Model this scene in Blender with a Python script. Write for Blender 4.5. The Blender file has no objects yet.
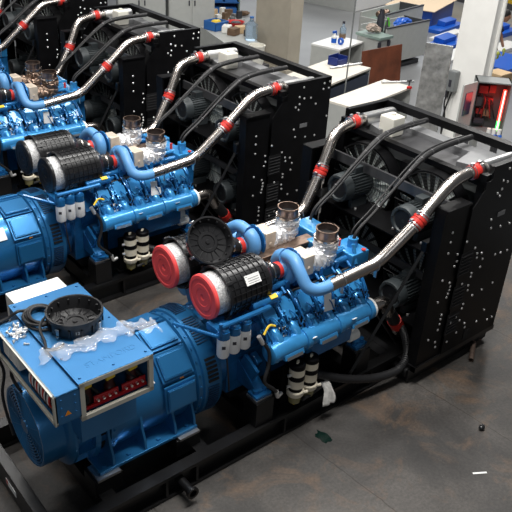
import bpy, bmesh, math, random
from mathutils import Vector, Matrix
random.seed(7)
S = bpy.context.scene
COL = S.collection
PI = math.pi
CY = 4.3          # centre line of the nearest generator set
DY = 2.885        # spacing of the row
V = Vector

# ------------------------------------------------------------------ materials
def mat(name, col, rough=.5, metal=0., bump=0., bscale=60., var=0., vscale=8., coat=0., alpha=1., trans=0., emit=None, estr=0., spec=.5, ior=1.45, aniso=None):
    m = bpy.data.materials.new(name); m.use_nodes = True
    nt = m.node_tree; b = nt.nodes['Principled BSDF']
    b.inputs['Base Color'].default_value = (*col, 1)
    b.inputs['Roughness'].default_value = rough
    b.inputs['Metallic'].default_value = metal
    b.inputs['Coat Weight'].default_value = coat
    b.inputs['Alpha'].default_value = alpha
    b.inputs['Transmission Weight'].default_value = trans
    b.inputs['Specular IOR Level'].default_value = spec
    b.inputs['IOR'].default_value = ior
    if emit:
        b.inputs['Emission Color'].default_value = (*emit, 1); b.inputs['Emission Strength'].default_value = estr
    if var or bump:
        tc = nt.nodes.new('ShaderNodeTexCoord')
        n = nt.nodes.new('ShaderNodeTexNoise'); n.inputs['Scale'].default_value = vscale; n.inputs['Detail'].default_value = 6
        nt.links.new(tc.outputs['Object'], n.inputs['Vector'])
        if var:
            mr = nt.nodes.new('ShaderNodeMapRange')
            mr.inputs['From Min'].default_value = .3; mr.inputs['From Max'].default_value = .7
            mr.inputs['To Min'].default_value = 1 - var; mr.inputs['To Max'].default_value = 1 + var
            nt.links.new(n.outputs['Fac'], mr.inputs['Value'])
            mx = nt.nodes.new('ShaderNodeMix'); mx.data_type = 'RGBA'; mx.blend_type = 'MULTIPLY'
            mx.inputs['Factor'].default_value = 1; mx.inputs['A'].default_value = (*col, 1)
            nt.links.new(mr.outputs['Result'], mx.inputs['B']); nt.links.new(mx.outputs['Result'], b.inputs['Base Color'])
        if bump:
            n2 = nt.nodes.new('ShaderNodeTexNoise'); n2.inputs['Scale'].default_value = bscale; n2.inputs['Detail'].default_value = 4
            nt.links.new(tc.outputs['Object'], n2.inputs['Vector'])
            bp = nt.nodes.new('ShaderNodeBump'); bp.inputs['Strength'].default_value = bump; bp.inputs['Distance'].default_value = .01
            nt.links.new(n2.outputs['Fac'], bp.inputs['Height']); nt.links.new(bp.outputs['Normal'], b.inputs['Normal'])
    return m

M = dict(
    eng=mat('engine_blue', (.016, .14, .36), .27, .35, var=.25, vscale=9, coat=.35),
    engl=mat('engine_blue_cover', (.038, .25, .55), .27, .3, coat=.4, var=.1, vscale=12),
    alt=mat('alternator_blue', (.020, .150, .35), .32, .5, bump=.03, bscale=14, coat=.3),
    boxb=mat('terminal_box_blue', (.035, .17, .38), .34, .45, coat=.2, var=.06, vscale=4),
    sil=mat('silicone_blue', (.10, .28, .55), .40, 0),
    black=mat('black_paint', (.0035, .0035, .004), .42, 0, var=.3, vscale=6, spec=.16),
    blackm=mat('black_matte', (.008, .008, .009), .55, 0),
    skid=mat('skid_black', (.005, .005, .0055), .34, 0, var=.35, vscale=5, bump=.05, bscale=30),
    rub=mat('rubber', (.012, .012, .013), .5, 0, bump=.1, bscale=60),
    plast=mat('filter_plastic', (.011, .011, .012), .3, 0, spec=.6),
    motor=mat('motor_grey', (.035, .042, .045), .45, .1),
    chrome=mat('polished_steel', (.50, .455, .42), .27, 1.),
    alu=mat('aluminium', (.62, .62, .62), .34, 1., var=.06, vscale=12),
    alud=mat('aluminium_dull', (.21, .213, .218), .5, .4, var=.08, vscale=10),
    corep=mat('cooler_plate', (.11, .11, .115), .32, .6, var=.15, vscale=7),
    foil=mat('foil_wrap', (.78, .78, .79), .38, .7, bump=.4, bscale=40),
    burnt=mat('burnt_steel', (.26, .20, .18), .34, 1., var=.35, vscale=18),
    rust=mat('heat_steel', (.24, .17, .13), .38, .9, var=.25, vscale=14),
    shield=mat('heat_shield', (.62, .53, .43), .5, .35, var=.2, vscale=9),
    red=mat('red_silicone', (.52, .03, .022), .4),
    redcap=mat('red_cap', (.83, .075, .075), .55, bump=.05, bscale=50),
    white=mat('white_plastic', (.78, .77, .73), .42),
    tank=mat('milky_tank', (.72, .70, .62), .45, bump=.05, bscale=20),
    filt=mat('filter_white', (.88, .88, .88), .4, 0),
    mesh=mat('filter_mesh', (.50, .50, .50), .5, .3, bump=1., bscale=85, var=.4, vscale=70),
    cream=mat('cream_frame', (.50, .48, .41), .5),
    creamf=mat('cream_filter', (.68, .62, .49), .45),
    bowl=mat('clear_bowl', (.30, .27, .13), .15, 0, trans=.3),
    redbar=mat('red_bar', (.42, .015, .02), .4),
    darkred=mat('insulator', (.05, .012, .012), .4),
    yellow=mat('yellow', (.75, .52, .03), .5),
    orange=mat('orange', (.85, .28, .01), .5),
    paper=mat('paper', (.75, .75, .73), .7),
    ink=mat('ink', (.03, .03, .04), .6),
    rag=mat('rag_cloth', (.70, .68, .64), .9, bump=.8, bscale=30),
    bolt=mat('zinc_bolt', (.75, .75, .74), .35, .75),
    fin=mat('radiator_fin', (.030, .034, .034), .45, .4),
    blade=mat('fan_blade', (.50, .54, .52), .5, .1),
    guard=mat('guard_wire', (.015, .015, .016), .4, .3),
    hole=mat('dark_void', (.003, .003, .004), .7),
    grill=mat('grille_hole', (.006, .03, .075), .5),
    rustpipe=mat('rusty_pipe', (.10, .07, .055), .6, .5, var=.3, vscale=25),
)
def wrap_mat():
    m = mat('clear_wrap', (.82, .84, .87), .08, 0, bump=.8, bscale=30, alpha=.15, spec=.9)
    return m
M['wrap'] = wrap_mat()

# ------------------------------------------------------------------ mesh builder
ORG = V((0, 0, 0))
def frame(axis):
    a = V(axis).normalized()
    h = V((0, 0, 1)) if abs(a.z) < .95 else V((0, 1, 0))
    x = a.cross(h).normalized(); y = a.cross(x).normalized()
    return a, x, y

class MB:
    def __init__(s): s.bm = bmesh.new(); s.wn = False
    def ring(s, c, x, y, r, n, ph=0.): return [s.bm.verts.new(c + (x*math.cos(2*PI*i/n+ph) + y*math.sin(2*PI*i/n+ph))*r) for i in range(n)]
    def bridge(s, a, b):
        n = len(a)
        for i in range(n):
            try: s.bm.faces.new((a[i], a[(i+1) % n], b[(i+1) % n], b[i]))
            except ValueError: pass
    def cap(s, r):
        try: s.bm.faces.new(r)
        except ValueError: pass
    def box(s, c, d, rot=None, bev=0.):
        t = bmesh.new(); bmesh.ops.create_cube(t, size=1)
        bmesh.ops.scale(t, vec=V(d), verts=t.verts)
        if bev:
            s.wn = True
            bmesh.ops.bevel(t, geom=t.edges[:], offset=bev, segments=2, profile=.5, affect='EDGES')
        mtx = Matrix.Translation(V(c)) @ (rot.to_4x4() if rot else Matrix())
        bmesh.ops.transform(t, matrix=mtx, verts=t.verts)
        s.merge(t); return s
    def b2(s, lo, hi, bev=0.):
        lo, hi = V(lo), V(hi); return s.box((lo+hi)/2, hi-lo, None, bev)
    def merge(s, t):
        me = bpy.data.meshes.new('t'); t.to_mesh(me); t.free(); s.bm.from_mesh(me); bpy.data.meshes.remove(me)
    def lathe(s, p0, axis, prof, n=32, close=False):
        """prof: (t along axis, radius)"""
        a, x, y = frame(axis); p0 = V(p0); prev = None; first = None
        for t, r in prof:
            c = p0 + a*t
            if r < 1e-5:
                v = s.bm.verts.new(c)
                if prev is not None and len(prev) > 1:
                    for i in range(n): s.bm.faces.new((prev[i], prev[(i+1) % n], v))
                cur = [v]
            else:
                cur = s.ring(c, x, y, r, n)
                if prev is not None:
                    if len(prev) == 1:
                        for i in range(n): s.bm.faces.new((prev[0], cur[(i+1) % n], cur[i]))
                    else: s.bridge(prev, cur)
            if first is None: first = cur
            prev = cur
        if close: s.bridge(prev, first)
        return s
    def cyl(s, p0, p1, r, r1=None, n=20, bev=0.):
        p0, p1 = V(p0), V(p1); L = (p1-p0).length; r1 = r if r1 is None else r1
        pr = [(0, 0), (0, r), (L, r1), (L, 0)] if not bev else [(0, 0), (0, r-bev), (bev, r), (L-bev, r1), (L, r1-bev), (L, 0)]
        return s.lathe(p0, p1-p0, pr, n)
    def pipe(s, p0, p1, r, th=.01, n=24):
        p0, p1 = V(p0), V(p1); L = (p1-p0).length
        return s.lathe(p0, p1-p0, [(0, r-th), (0, r), (L, r), (L, r-th)], n, close=True)
    def tube(s, pts, r, n=12, cap=True, rr=None):
        pts = [V(p) for p in pts]; prev = None; up = None; N = len(pts)
        for i, p in enumerate(pts):
            t = (pts[min(i+1, N-1)] - pts[max(i-1, 0)]).normalized()
            if up is None:
                _, x, y = frame(t)
            else:
                x = (up - t*up.dot(t))
                x = x.normalized() if x.length > 1e-6 else frame(t)[1]
                y = t.cross(x)
            up = x
            cur = s.ring(p, x, y, rr[i] if rr else r, n)
            if prev: s.bridge(prev, cur)
            elif cap: s.cap(cur)
            prev = cur
        if cap: s.cap(prev)
        return s
    def prism(s, pts, off):
        """closed 3-D polygon pts extruded by off"""
        a = [s.bm.verts.new(V(p)) for p in pts]; b = [s.bm.verts.new(V(p)+V(off)) for p in pts]
        s.cap(a); s.cap(b[::-1]); s.bridge(a, b); return s
    def ball(s, c, r, sc=(1, 1, 1), sub=2):
        t = bmesh.new(); bmesh.ops.create_icosphere(t, subdivisions=sub, radius=r)
        bmesh.ops.scale(t, vec=V(sc), verts=t.verts); bmesh.ops.translate(t, vec=V(c), verts=t.verts); s.merge(t); return s
    def hexb(s, c, axis, r=.012, h=.01):
        a, x, y = frame(axis); c = V(c)
        A = s.ring(c - a*.002, x, y, r, 6); B = s.ring(c + a*h, x, y, r*.92, 6)
        s.bridge(A, B); s.cap(B); s.cap(A[::-1]); return s
    def build(s, name, m, parent=None, loc=None, smooth=35, rough=0., seed=0):
        if rough:
            rnd = random.Random(seed)
            for v in s.bm.verts: v.co += V((rnd.uniform(-1, 1), rnd.uniform(-1, 1), rnd.uniform(-1, 1)))*rough
        bmesh.ops.recalc_face_normals(s.bm, faces=s.bm.faces[:])
        org = V(loc) if loc is not None else ORG
        bmesh.ops.translate(s.bm, vec=-org, verts=s.bm.verts)
        me = bpy.data.meshes.new(name); s.bm.to_mesh(me); s.bm.free()
        if smooth:
            for p in me.polygons: p.use_smooth = True
            me.set_sharp_from_angle(angle=math.radians(smooth))
        me.materials.append(M[m] if isinstance(m, str) else m)
        o = bpy.data.objects.new(name, me); COL.objects.link(o)
        if s.wn: o.modifiers.new('weighted', 'WEIGHTED_NORMAL').keep_sharp = True
        if loc is not None and parent is None: o.location = loc
        if parent is not None: o.parent = parent
        return o

def fillet(pts, r, k=9):
    """round the corners of a polyline"""
    pts = [V(p) for p in pts]; out = [pts[0]]
    for i in range(1, len(pts)-1):
        a, b, c = pts[i-1], pts[i], pts[i+1]
        u = (a-b); w = (c-b); d = min(r, u.length*.48, w.length*.48)
        p, q = b+u.normalized()*d, b+w.normalized()*d
        for j in range(k+1):
            t = j/k; out.append(p*(1-t)**2 + b*2*t*(1-t) + q*t*t)
    out.append(pts[-1]); return out
def spline(pts, k=8):
    pts = [V(p) for p in pts]; P = [pts[0]*2-pts[1]] + pts + [pts[-1]*2-pts[-2]]; out = []
    for i in range(1, len(P)-2):
        a, b, c, d = P[i-1:i+3]
        for j in range(k):
            t = j/k
            out.append(.5*((2*b) + (c-a)*t + (2*a-5*b+4*c-d)*t*t + (3*b-a-3*c+d)*t**3))
    out.append(pts[-1]); return out
def RX(a): return Matrix.Rotation(math.radians(a), 3, 'X')
def RY(a): return Matrix.Rotation(math.radians(a), 3, 'Y')
def RZ(a): return Matrix.Rotation(math.radians(a), 3, 'Z')

def tag(o, label, cat, group=None, kind=None):
    if label: o['label'] = label
    if cat: o['category'] = cat
    if group: o['group'] = group
    if kind: o['kind'] = kind
    return o
def empty(name, loc, label, cat, group=None):
    o = bpy.data.objects.new(name, None); COL.objects.link(o); o.location = loc; o.empty_display_size = .2
    return tag(o, label, cat, group)
def copy_tree(o, parent=None):
    c = o.copy(); COL.objects.link(c)
    if parent is not None: c.parent = parent
    for ch in list(o.children): copy_tree(ch, c)
    return c
def inst(o, parent, off):
    c = o.copy(); COL.objects.link(c); c.parent = parent; c.location = V(off); return c
def text_mesh(body, size, ext=.002):
    cu = bpy.data.curves.new('t', 'FONT'); cu.body = body; cu.size = size; cu.extrude = ext
    cu.align_x = 'CENTER'; cu.align_y = 'CENTER'
    o = bpy.data.objects.new('t', cu); COL.objects.link(o)
    dg = bpy.context.evaluated_depsgraph_get(); dg.update()
    me = bpy.data.meshes.new_from_object(o.evaluated_get(dg)); bpy.data.objects.remove(o); return me
def text_part(name, body, size, mtx, m, parent, ext=.002):
    me = text_mesh(body, size, ext); me.materials.clear(); me.materials.append(M[m])
    me.transform(Matrix.Translation(-ORG) @ mtx)
    o = bpy.data.objects.new(name, me); COL.objects.link(o); o.parent = parent; return o
def axes(x, y, z, o):
    m = Matrix.Identity(4)
    for i, a in enumerate((x, y, z)):
        a = V(a).normalized()
        for j in range(3): m[j][i] = a[j]
    for j in range(3): m[j][3] = o[j]
    return m

# ================================================================== generator set
ORG = V((3.9, CY, 0))
GS = empty('generator_set', ORG, 'blue diesel generator set in front with red filter caps and open terminal box', 'generator', 'diesel generator sets parked in a row')
def P(name, parent=GS): # carrier part: an Empty that only gathers sub-parts is avoided; parts are meshes
    pass

# ---- skid
m = MB()
for s in (-1, 1):
    y0 = CY + s*.72; y1 = CY + s*.61
    ya, yb = min(y0, y1), max(y0, y1)
    m.b2((1.33, ya, .215), (6.1, yb, .25)); m.b2((1.33, ya, 0), (6.1, yb, .03))
    yw = CY + s*.65
    m.b2((1.33, yw-.012, .03), (6.1, yw+.012, .215))
    for x in (1.36, 2.32, 2.62, 3.6, 4.75, 5.15): m.b2((x-.012, ya+.004, .03), (x+.012, yb-.004, .215))
skid = m.build('skid_frame', 'skid', GS)
m = MB(); m.b2((1.32, CY-.72, .0), (1.41, CY+.72, .25), .006); m.build('end_beam', 'skid', skid)
for x in (1.86, 2.75, 3.35, 4.0, 4.6, 5.05):
    m = MB(); m.b2((x-.06, CY-.61, .06), (x+.06, CY+.61, .235)); m.build('cross_beam', 'skid', skid)
m = MB(); m.box((1.318, CY+.04, .13), (.004, .19, .06)); pl = m.build('name_plate', 'paper', skid); pl['label'] = 'white name plate'
m = MB(); m.box((1.3155, CY+.11, .132), (.002, .03, .045)); m.build('plate_emblem', 'red', skid)
m = MB(); m.b2((5.12, CY-.96, .17), (6.47, CY-.90, .23)); m.b2((5.12, CY+.90, .17), (6.47, CY+.96, .23))
m.b2((5.12, CY-.96, .17), (5.2, CY+.96, .23)); m.b2((6.39, CY-.96, .17), (6.47, CY+.96, .23))
m.b2((5.1, CY-.9, .03), (6.45, CY-.6, .17)); m.b2((5.1, CY+.6, .03), (6.45, CY+.9, .17)); m.b2((5.3, CY-.6, .02), (6.3, CY+.6, .1))
m.build('radiator_plinth', 'skid', skid)
for x in (2.46, 5.12):
    for s in (-1, 1):
        m = MB(); a = V((x, CY+s*.66, .13)); d = V((0, s, 0))
        m.lathe(a, d, [(0, .04), (.19, .04), (.2, .055), (.225, .055), (.225, .034), (.03, .034)], 20)
        m.build('lifting_trunnion', 'skid', skid)
m = MB(); m.pipe((6.20, CY-.92, .075), (5.96, CY-1.07, .03), .028, .006, 14); m.build('drain_pipe', 'rustpipe', skid)

# ---- alternator
AX = V((0, CY, .73))
m = MB()
m.lathe(AX, (1, 0, 0), [(1.50, .30), (1.48, .318), (1.48, .333), (1.50, .338), (1.66, .342), (1.67, .36), (1.68, .40), (1.70, .42), (1.72, .42), (1.73, .365), (1.86, .365), (1.86, .435), (1.90, .445), (1.905, .40), (1.99, .40),
    (1.99, .445), (2.04, .45), (2.05, .43), (2.78, .435), (2.80, .475), (2.84, .475), (2.85, .495), (3.0, .504), (3.03, .49), (3.04, .40), (3.06, .0)], 56)
alt = m.build('alternator', 'alt', GS)
# radial fins between the two end flanges
for k in range(14):
    a = 2*PI*k/14+.1; r = RX(math.degrees(a))
    m = MB(); m.box(AX + V((1.795, 0, 0)) + r @ V((0, 0, .39)), (.135, .014, .06), r); m.build('cooling_rib', 'alt', alt)
# end grille: dark disc under concentric rings and spokes
m = MB(); m.lathe(AX, (1, 0, 0), [(1.497, 0), (1.497, .316)], 40); m.build('grille_backing', 'grill', alt)
m = MB()
for r in [.03+.0245*i for i in range(12)]:
    pts = [AX + V((1.487, math.cos(t)*r, math.sin(t)*r)) for t in [2*PI*i/32 for i in range(33)]]
    m.tube(pts, .0065, 5, cap=False)
for k in range(12):
    a = 2*PI*k/12; m.tube([AX + V((1.487, math.cos(a)*.03, math.sin(a)*.03)), AX + V((1.487, math.cos(a)*.318, math.sin(a)*.318))], .005, 5)
m.lathe(AX, (1, 0, 0), [(1.478, 0), (1.478, .06), (1.492, .065)], 20)
m.build('end_grille', 'alt', alt)
# cover plates round the barrel
def surf(x, th, r):
    th = math.radians(th); return AX + V((x, -math.sin(th)*r, math.cos(th)*r))
for th in (15, 48, 83, -20):
    m = MB(); rot = RX(th); m.box(surf(2.63, th, .462), (.25, .19, .05), rot, .006); m.box(surf(2.63, th, .475), (.265, .205, .014), rot, .003)
    m.box(surf(2.63, th, .45), (.3, .25, .02), rot, .004)
    for sx in (-.12, .12):
        for sy in (-.085, .085):
            m.hexb(surf(2.63+sx, th, .481) + rot @ V((0, sy, 0)), surf(0, th, 1)-AX, .007, .005)
    m.build('cover_plate', 'alt', alt)
for k in range(10):
    m = MB()
    for j in range(6):
        t = k*36+j*4.4; m.box(surf(1.947, t, .403), (.085, .012, .012), RX(t))
    m.build('inlet_louvre', 'hole', alt)
# louvre panels in the drum
for th in (-15, 25, 68, 100):
    if th == 68:
        for k in range(6):
            m = MB(); t = th-11+k*4.4; m.box(surf(2.935, t, .503), (.10, .021, .012), RX(t)); m.build('louvre_slot', 'hole', alt)
    else:
        m = MB()
        for k in range(11):
            t = th-14+k*2.9; m.box(surf(2.93, t, .503), (.11, .008, .012), RX(t))
        m.build('louvre_panel', 'grill', alt)
m = MB()
for k in range(26): m.hexb(surf(2.82, k*360/26, .475), surf(0, k*360/26, 1)-AX, .011, .012)
for k in range(20): m.hexb(surf(2.015, k*18, .447), surf(0, k*18, 1)-AX, .009, .01)
m.build('flange_bolts', 'alt', alt)
# feet
for s in (-1, 1):
    def yb(u, v): return min(CY+s*u, CY+s*v), max(CY+s*u, CY+s*v)
    m = MB(); y0, y1 = yb(.28, .51); m.b2((1.84, y0, .40), (2.76, y1, .43), .004)
    y0, y1 = yb(.29, .31); m.b2((1.84, y0, .41), (2.76, y1, .62))
    for x in (1.97, 2.26, 2.55, 2.74):
        m.prism([(x-.01, CY+s*.50, .43), (x-.01, CY+s*.30, .43), (x-.01, CY+s*.30, .80), (x-.01, CY+s*.42, .80), (x-.01, CY+s*.45, .62), (x-.01, CY+s*.49, .52)], (.02, 0, 0))
    for x in (1.90, 2.12, 2.40, 2.68): m.hexb((x, CY+s*.46, .43), (0, 0, 1), .022, .015)
    m.build('foot', 'alt', alt)
    for x in (1.90, 2.66):
        m = MB(); y0, y1 = yb(.36, .545); m.b2((x-.10, y0, .375), (x+.10, y1, .398)); m.build('shim_plate', 'alu', alt)
        m = MB(); y0, y1 = yb(.34, .53); m.b2((x-.12, y0, .20), (x+.12, y1, .374), .004); m.build('foot_block', 'skid', alt)
m = MB(); rot = RX(50); m.box(surf(2.36, 50, .440), (.13, .14, .006), rot); w = m.build('warning_label', 'paper', alt); w['label'] = 'white warning sticker with a red heading'
m = MB(); m.box(surf(2.36, 43, .443), (.12, .03, .004), RX(46)); m.build('label_heading', 'red', alt)
m = MB(); rot = RX(66)
m.prism([surf(2.645, 65.5, .452), surf(2.685, 65.5, .452), surf(2.665, 61, .452)], (surf(0, 64, .006)-AX)); m.build('hazard_sticker', 'orange', alt)
m = MB(); m.prism([(1.62, CY-.135, .73+.31), (1.62, CY-.175, .73+.29), (1.645, CY-.155, .73+.308)], (0, -.005, .01)); m.build('hazard_sticker', 'orange', alt)

# ---- terminal box (sits on the alternator)
X0, X1, YF, YB, ZT, ZB = 1.61, 2.18, 3.55, 4.66, 1.60, 1.28
m = MB(); t = .012
m.b2((X0, YF, ZT-t), (X1, YB, ZT))                                        # lid sheet
m.b2((X0, YF, ZB), (X1, YB, ZB+t)); m.b2((X0, YF, ZB), (X0+t, YB, ZT)); m.b2((X1-t, YF, ZB), (X1, YB, ZT)); m.b2((X0, YB-t, ZB), (X1, YB, ZT))
m.b2((X0, 4.08, ZB), (X1, 4.10, ZT))
m.b2((1.70, 3.76, .86), (2.16, 4.84, ZB))                                 # pedestal
tb = m.build('terminal_box', 'boxb', GS)
m = MB(); m.b2((X0-.006, YF-.012, ZT), (X1+.006, YB+.006, ZT+.005), .001)
for x in (X0+.03, (X0+X1)/2, X1-.03):
    for y in (YF+.04, 3.85, 4.1, 4.4, YB-.04): m.hexb((x, y, ZT+.005), (0, 0, 1), .011, .009)
m.build('top_cover', 'boxb', tb)
text_part('embossed_lettering', 'STAMFORD', .078, axes((.98, .0, 0), (0, 1, 0), (0, 0, 1), (1.93, 3.685, ZT+.005)), 'boxb', tb, .0016)
m = MB(); f = .035
for lo, hi in (((X0, YF-.015, ZB), (X0+f, YF+.01, ZT-.002)), ((X1-f, YF-.015, ZB), (X1, YF+.01, ZT-.002)), ((X0, YF-.015, ZB), (X1, YF+.01, ZB+f)), ((X0, YF-.015, ZT-f), (X1, YF+.01, ZT-.002))): m.b2(lo, hi)
m.build('window_frame', 'cream', tb)
m = MB(); m.b2((X0+.03, 4.0, ZB+.02), (X1-.03, 4.06, ZT-.03)); m.build('inner_panel', 'hole', tb)
for x in (1.72, 1.90, 2.08):
    m = MB(); m.lathe((x-.0, 3.67, ZB-.02), (0, 0, 1), [(0, 0), (0, .045), (.04, .03), (.05, .042), (.07, .03), (.08, .042), (.1, .03), (.11, .042), (.13, .03), (.16, .03), (.2, .02), (.25, .02), (.25, 0)], 16)
    ins = m.build('insulator', 'darkred', tb)
    m = MB(); m.box((x-.02, 3.62, ZB+.205), (.07, .02, .026), RZ(8)); m.build('phase_tag', 'yellow', tb)
for x0 in (1.74, 1.96):
    m = MB(); m.b2((x0, 3.60, ZB+.075), (x0+.19, 3.612, ZB+.105)); m.b2((x0, 3.60, ZB+.05), (x0+.19, 3.610, ZB+.07)); m.build('busbar', 'redbar', tb)
    for k in range(4):
        m = MB(); m.cyl((x0+.025+k*.045, 3.605, ZB+.073), (x0+.025+k*.045, 3.58, ZB+.073), .009, n=8); m.build('busbar_bolt', 'bolt', tb)
m = MB(); m.b2((1.67, 3.585, ZB+.03), (2.15, 3.60, ZB+.055)); m.build('busbar', 'redbar', tb)
for k, x in enumerate((1.68, 1.76, 2.1, 2.05)):
    m = MB(); m.tube(spline([(x, 3.62, ZB+.02), (x+.03, 3.64, ZB+.09), (x-.01, 3.68, ZB+.15), (x+.02, 3.75, ZB+.2)]), .012, 8); m.build('cable', 'rub', tb)
# regulator cabinet on the end of the box, open to the left
CX0, CX1, CYA, CYB, CZ0, CZ1 = 1.43, 1.608, 3.53, 4.50, 1.335, 1.58
m = MB(); m.b2((CX0, CYA, CZ1-.012), (CX1, CYB, CZ1)); m.b2((CX0, CYA, CZ0), (CX1, CYB, CZ0+.012)); m.b2((CX0, CYA, CZ0), (CX1, CYA+.012, CZ1)); m.b2((CX0, CYB-.012, CZ0), (CX1, CYB, CZ1)); m.b2((CX1-.01, CYA, CZ0), (CX1, CYB, CZ1))
for z in (1.40, 1.47, 1.54):
    m.hexb((1.47, CYA, z), (0, -1, 0), .008, .006); m.hexb((1.57, CYA, z), (0, -1, 0), .008, .006)
cab = m.build('regulator_cabinet', 'boxb', GS)
m = MB(); f = .026
for lo, hi in (((CX0-.012, CYA, CZ0), (CX0+.01, CYA+f, CZ1)), ((CX0-.012, CYB-f, CZ0), (CX0+.01, CYB, CZ1)), ((CX0-.012, CYA, CZ0), (CX0+.01, CYB, CZ0+f)), ((CX0-.012, CYA, CZ1-.012), (CX0+.01, CYB, CZ1))): m.b2(lo, hi)
m.build('cabinet_frame', 'cream', cab)
m = MB(); m.b2((CX1-.02, CYA+.02, CZ0+.015), (CX1-.012, CYB-.02, CZ1-.015)); m.build('cabinet_backplate', 'cream', cab)
for y in (4.16, 4.30):
    m = MB(); m.b2((1.45, y, CZ0+.04), (1.58, y+.12, CZ0+.20), .006); m.b2((1.44, y+.02, CZ0+.07), (1.46, y+.10, CZ0+.17), .004); m.build('relay_module', 'white', cab)
m = MB(); m.b2((1.455, 3.60, CZ0+.02), (1.58, 3.98, CZ0+.06)); m.build('terminal_strip', 'ink', cab)
for k in range(14):
    y = 3.64+k*.023; m = MB(); m.tube(spline([(1.47, y, CZ0+.05), (1.44, y+.01, CZ0+.11), (1.47, y+.03, CZ0+.17+.015*(k % 3)), (1.55, y+.04, CZ0+.2)]), .008, 6); m.build('control_wire', ('red', 'white', 'ink', 'paper')[k % 4], cab)
m = MB(); m.prism([(1.49, CYA-.001, 1.40), (1.535, CYA-.001, 1.40), (1.5125, CYA-.001, 1.437)], (0, -.003, 0)); m.build('hazard_sticker', 'orange', cab)
m = MB(); m.tube(spline([(1.5, 4.35, CZ0), (1.46, 4.37, 1.2), (1.5, 4.3, 1.05), (1.56, 4.32, .95)]), .013, 8); m.build('cable', 'rub', cab)
m = MB(); m.b2((1.66, 4.667, 1.17), (2.10, 4.85, 1.595), .004); wb = m.build('side_box', 'white', GS); wb['label'] = 'plain white box on the rear of the terminal box'

# ---- engine
m = MB()
m.lathe((3.04, CY, .78), (1, 0, 0), [(0, 0), (0, .40), (.10, .40), (.12, .33), (.3, .30), (.3, 0)], 40)          # flywheel housing
m.b2((3.2, CY-.33, .42), (4.78, CY+.33, 1.05), .02)
for s in (-1, 1):
    m.prism([(3.3, CY+s*.15, 1.24), (3.3, CY+s*.32, 1.26), (3.3, CY+s*.47, 1.08), (3.3, CY+s*.36, .85), (3.3, CY+s*.15, .9)], (1.42, 0, 0))
m.b2((4.62, CY-.40, .75), (4.80, CY+.40, 1.34), .02)
m.b2((3.34, CY-.17, 1.05), (4.66, CY+.17, 1.24), .02)
eng = m.build('engine_block', 'eng', GS)
m = MB(); m.b2((3.3, CY-.27, .27), (4.72, CY+.27, .58), .02); m.build('shaded_sump', 'blackm', eng)  # black colour puts the shade under the engine into the sump
rnd = random.Random(3)
HX = [3.50+.2025*i for i in range(6)]
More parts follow.
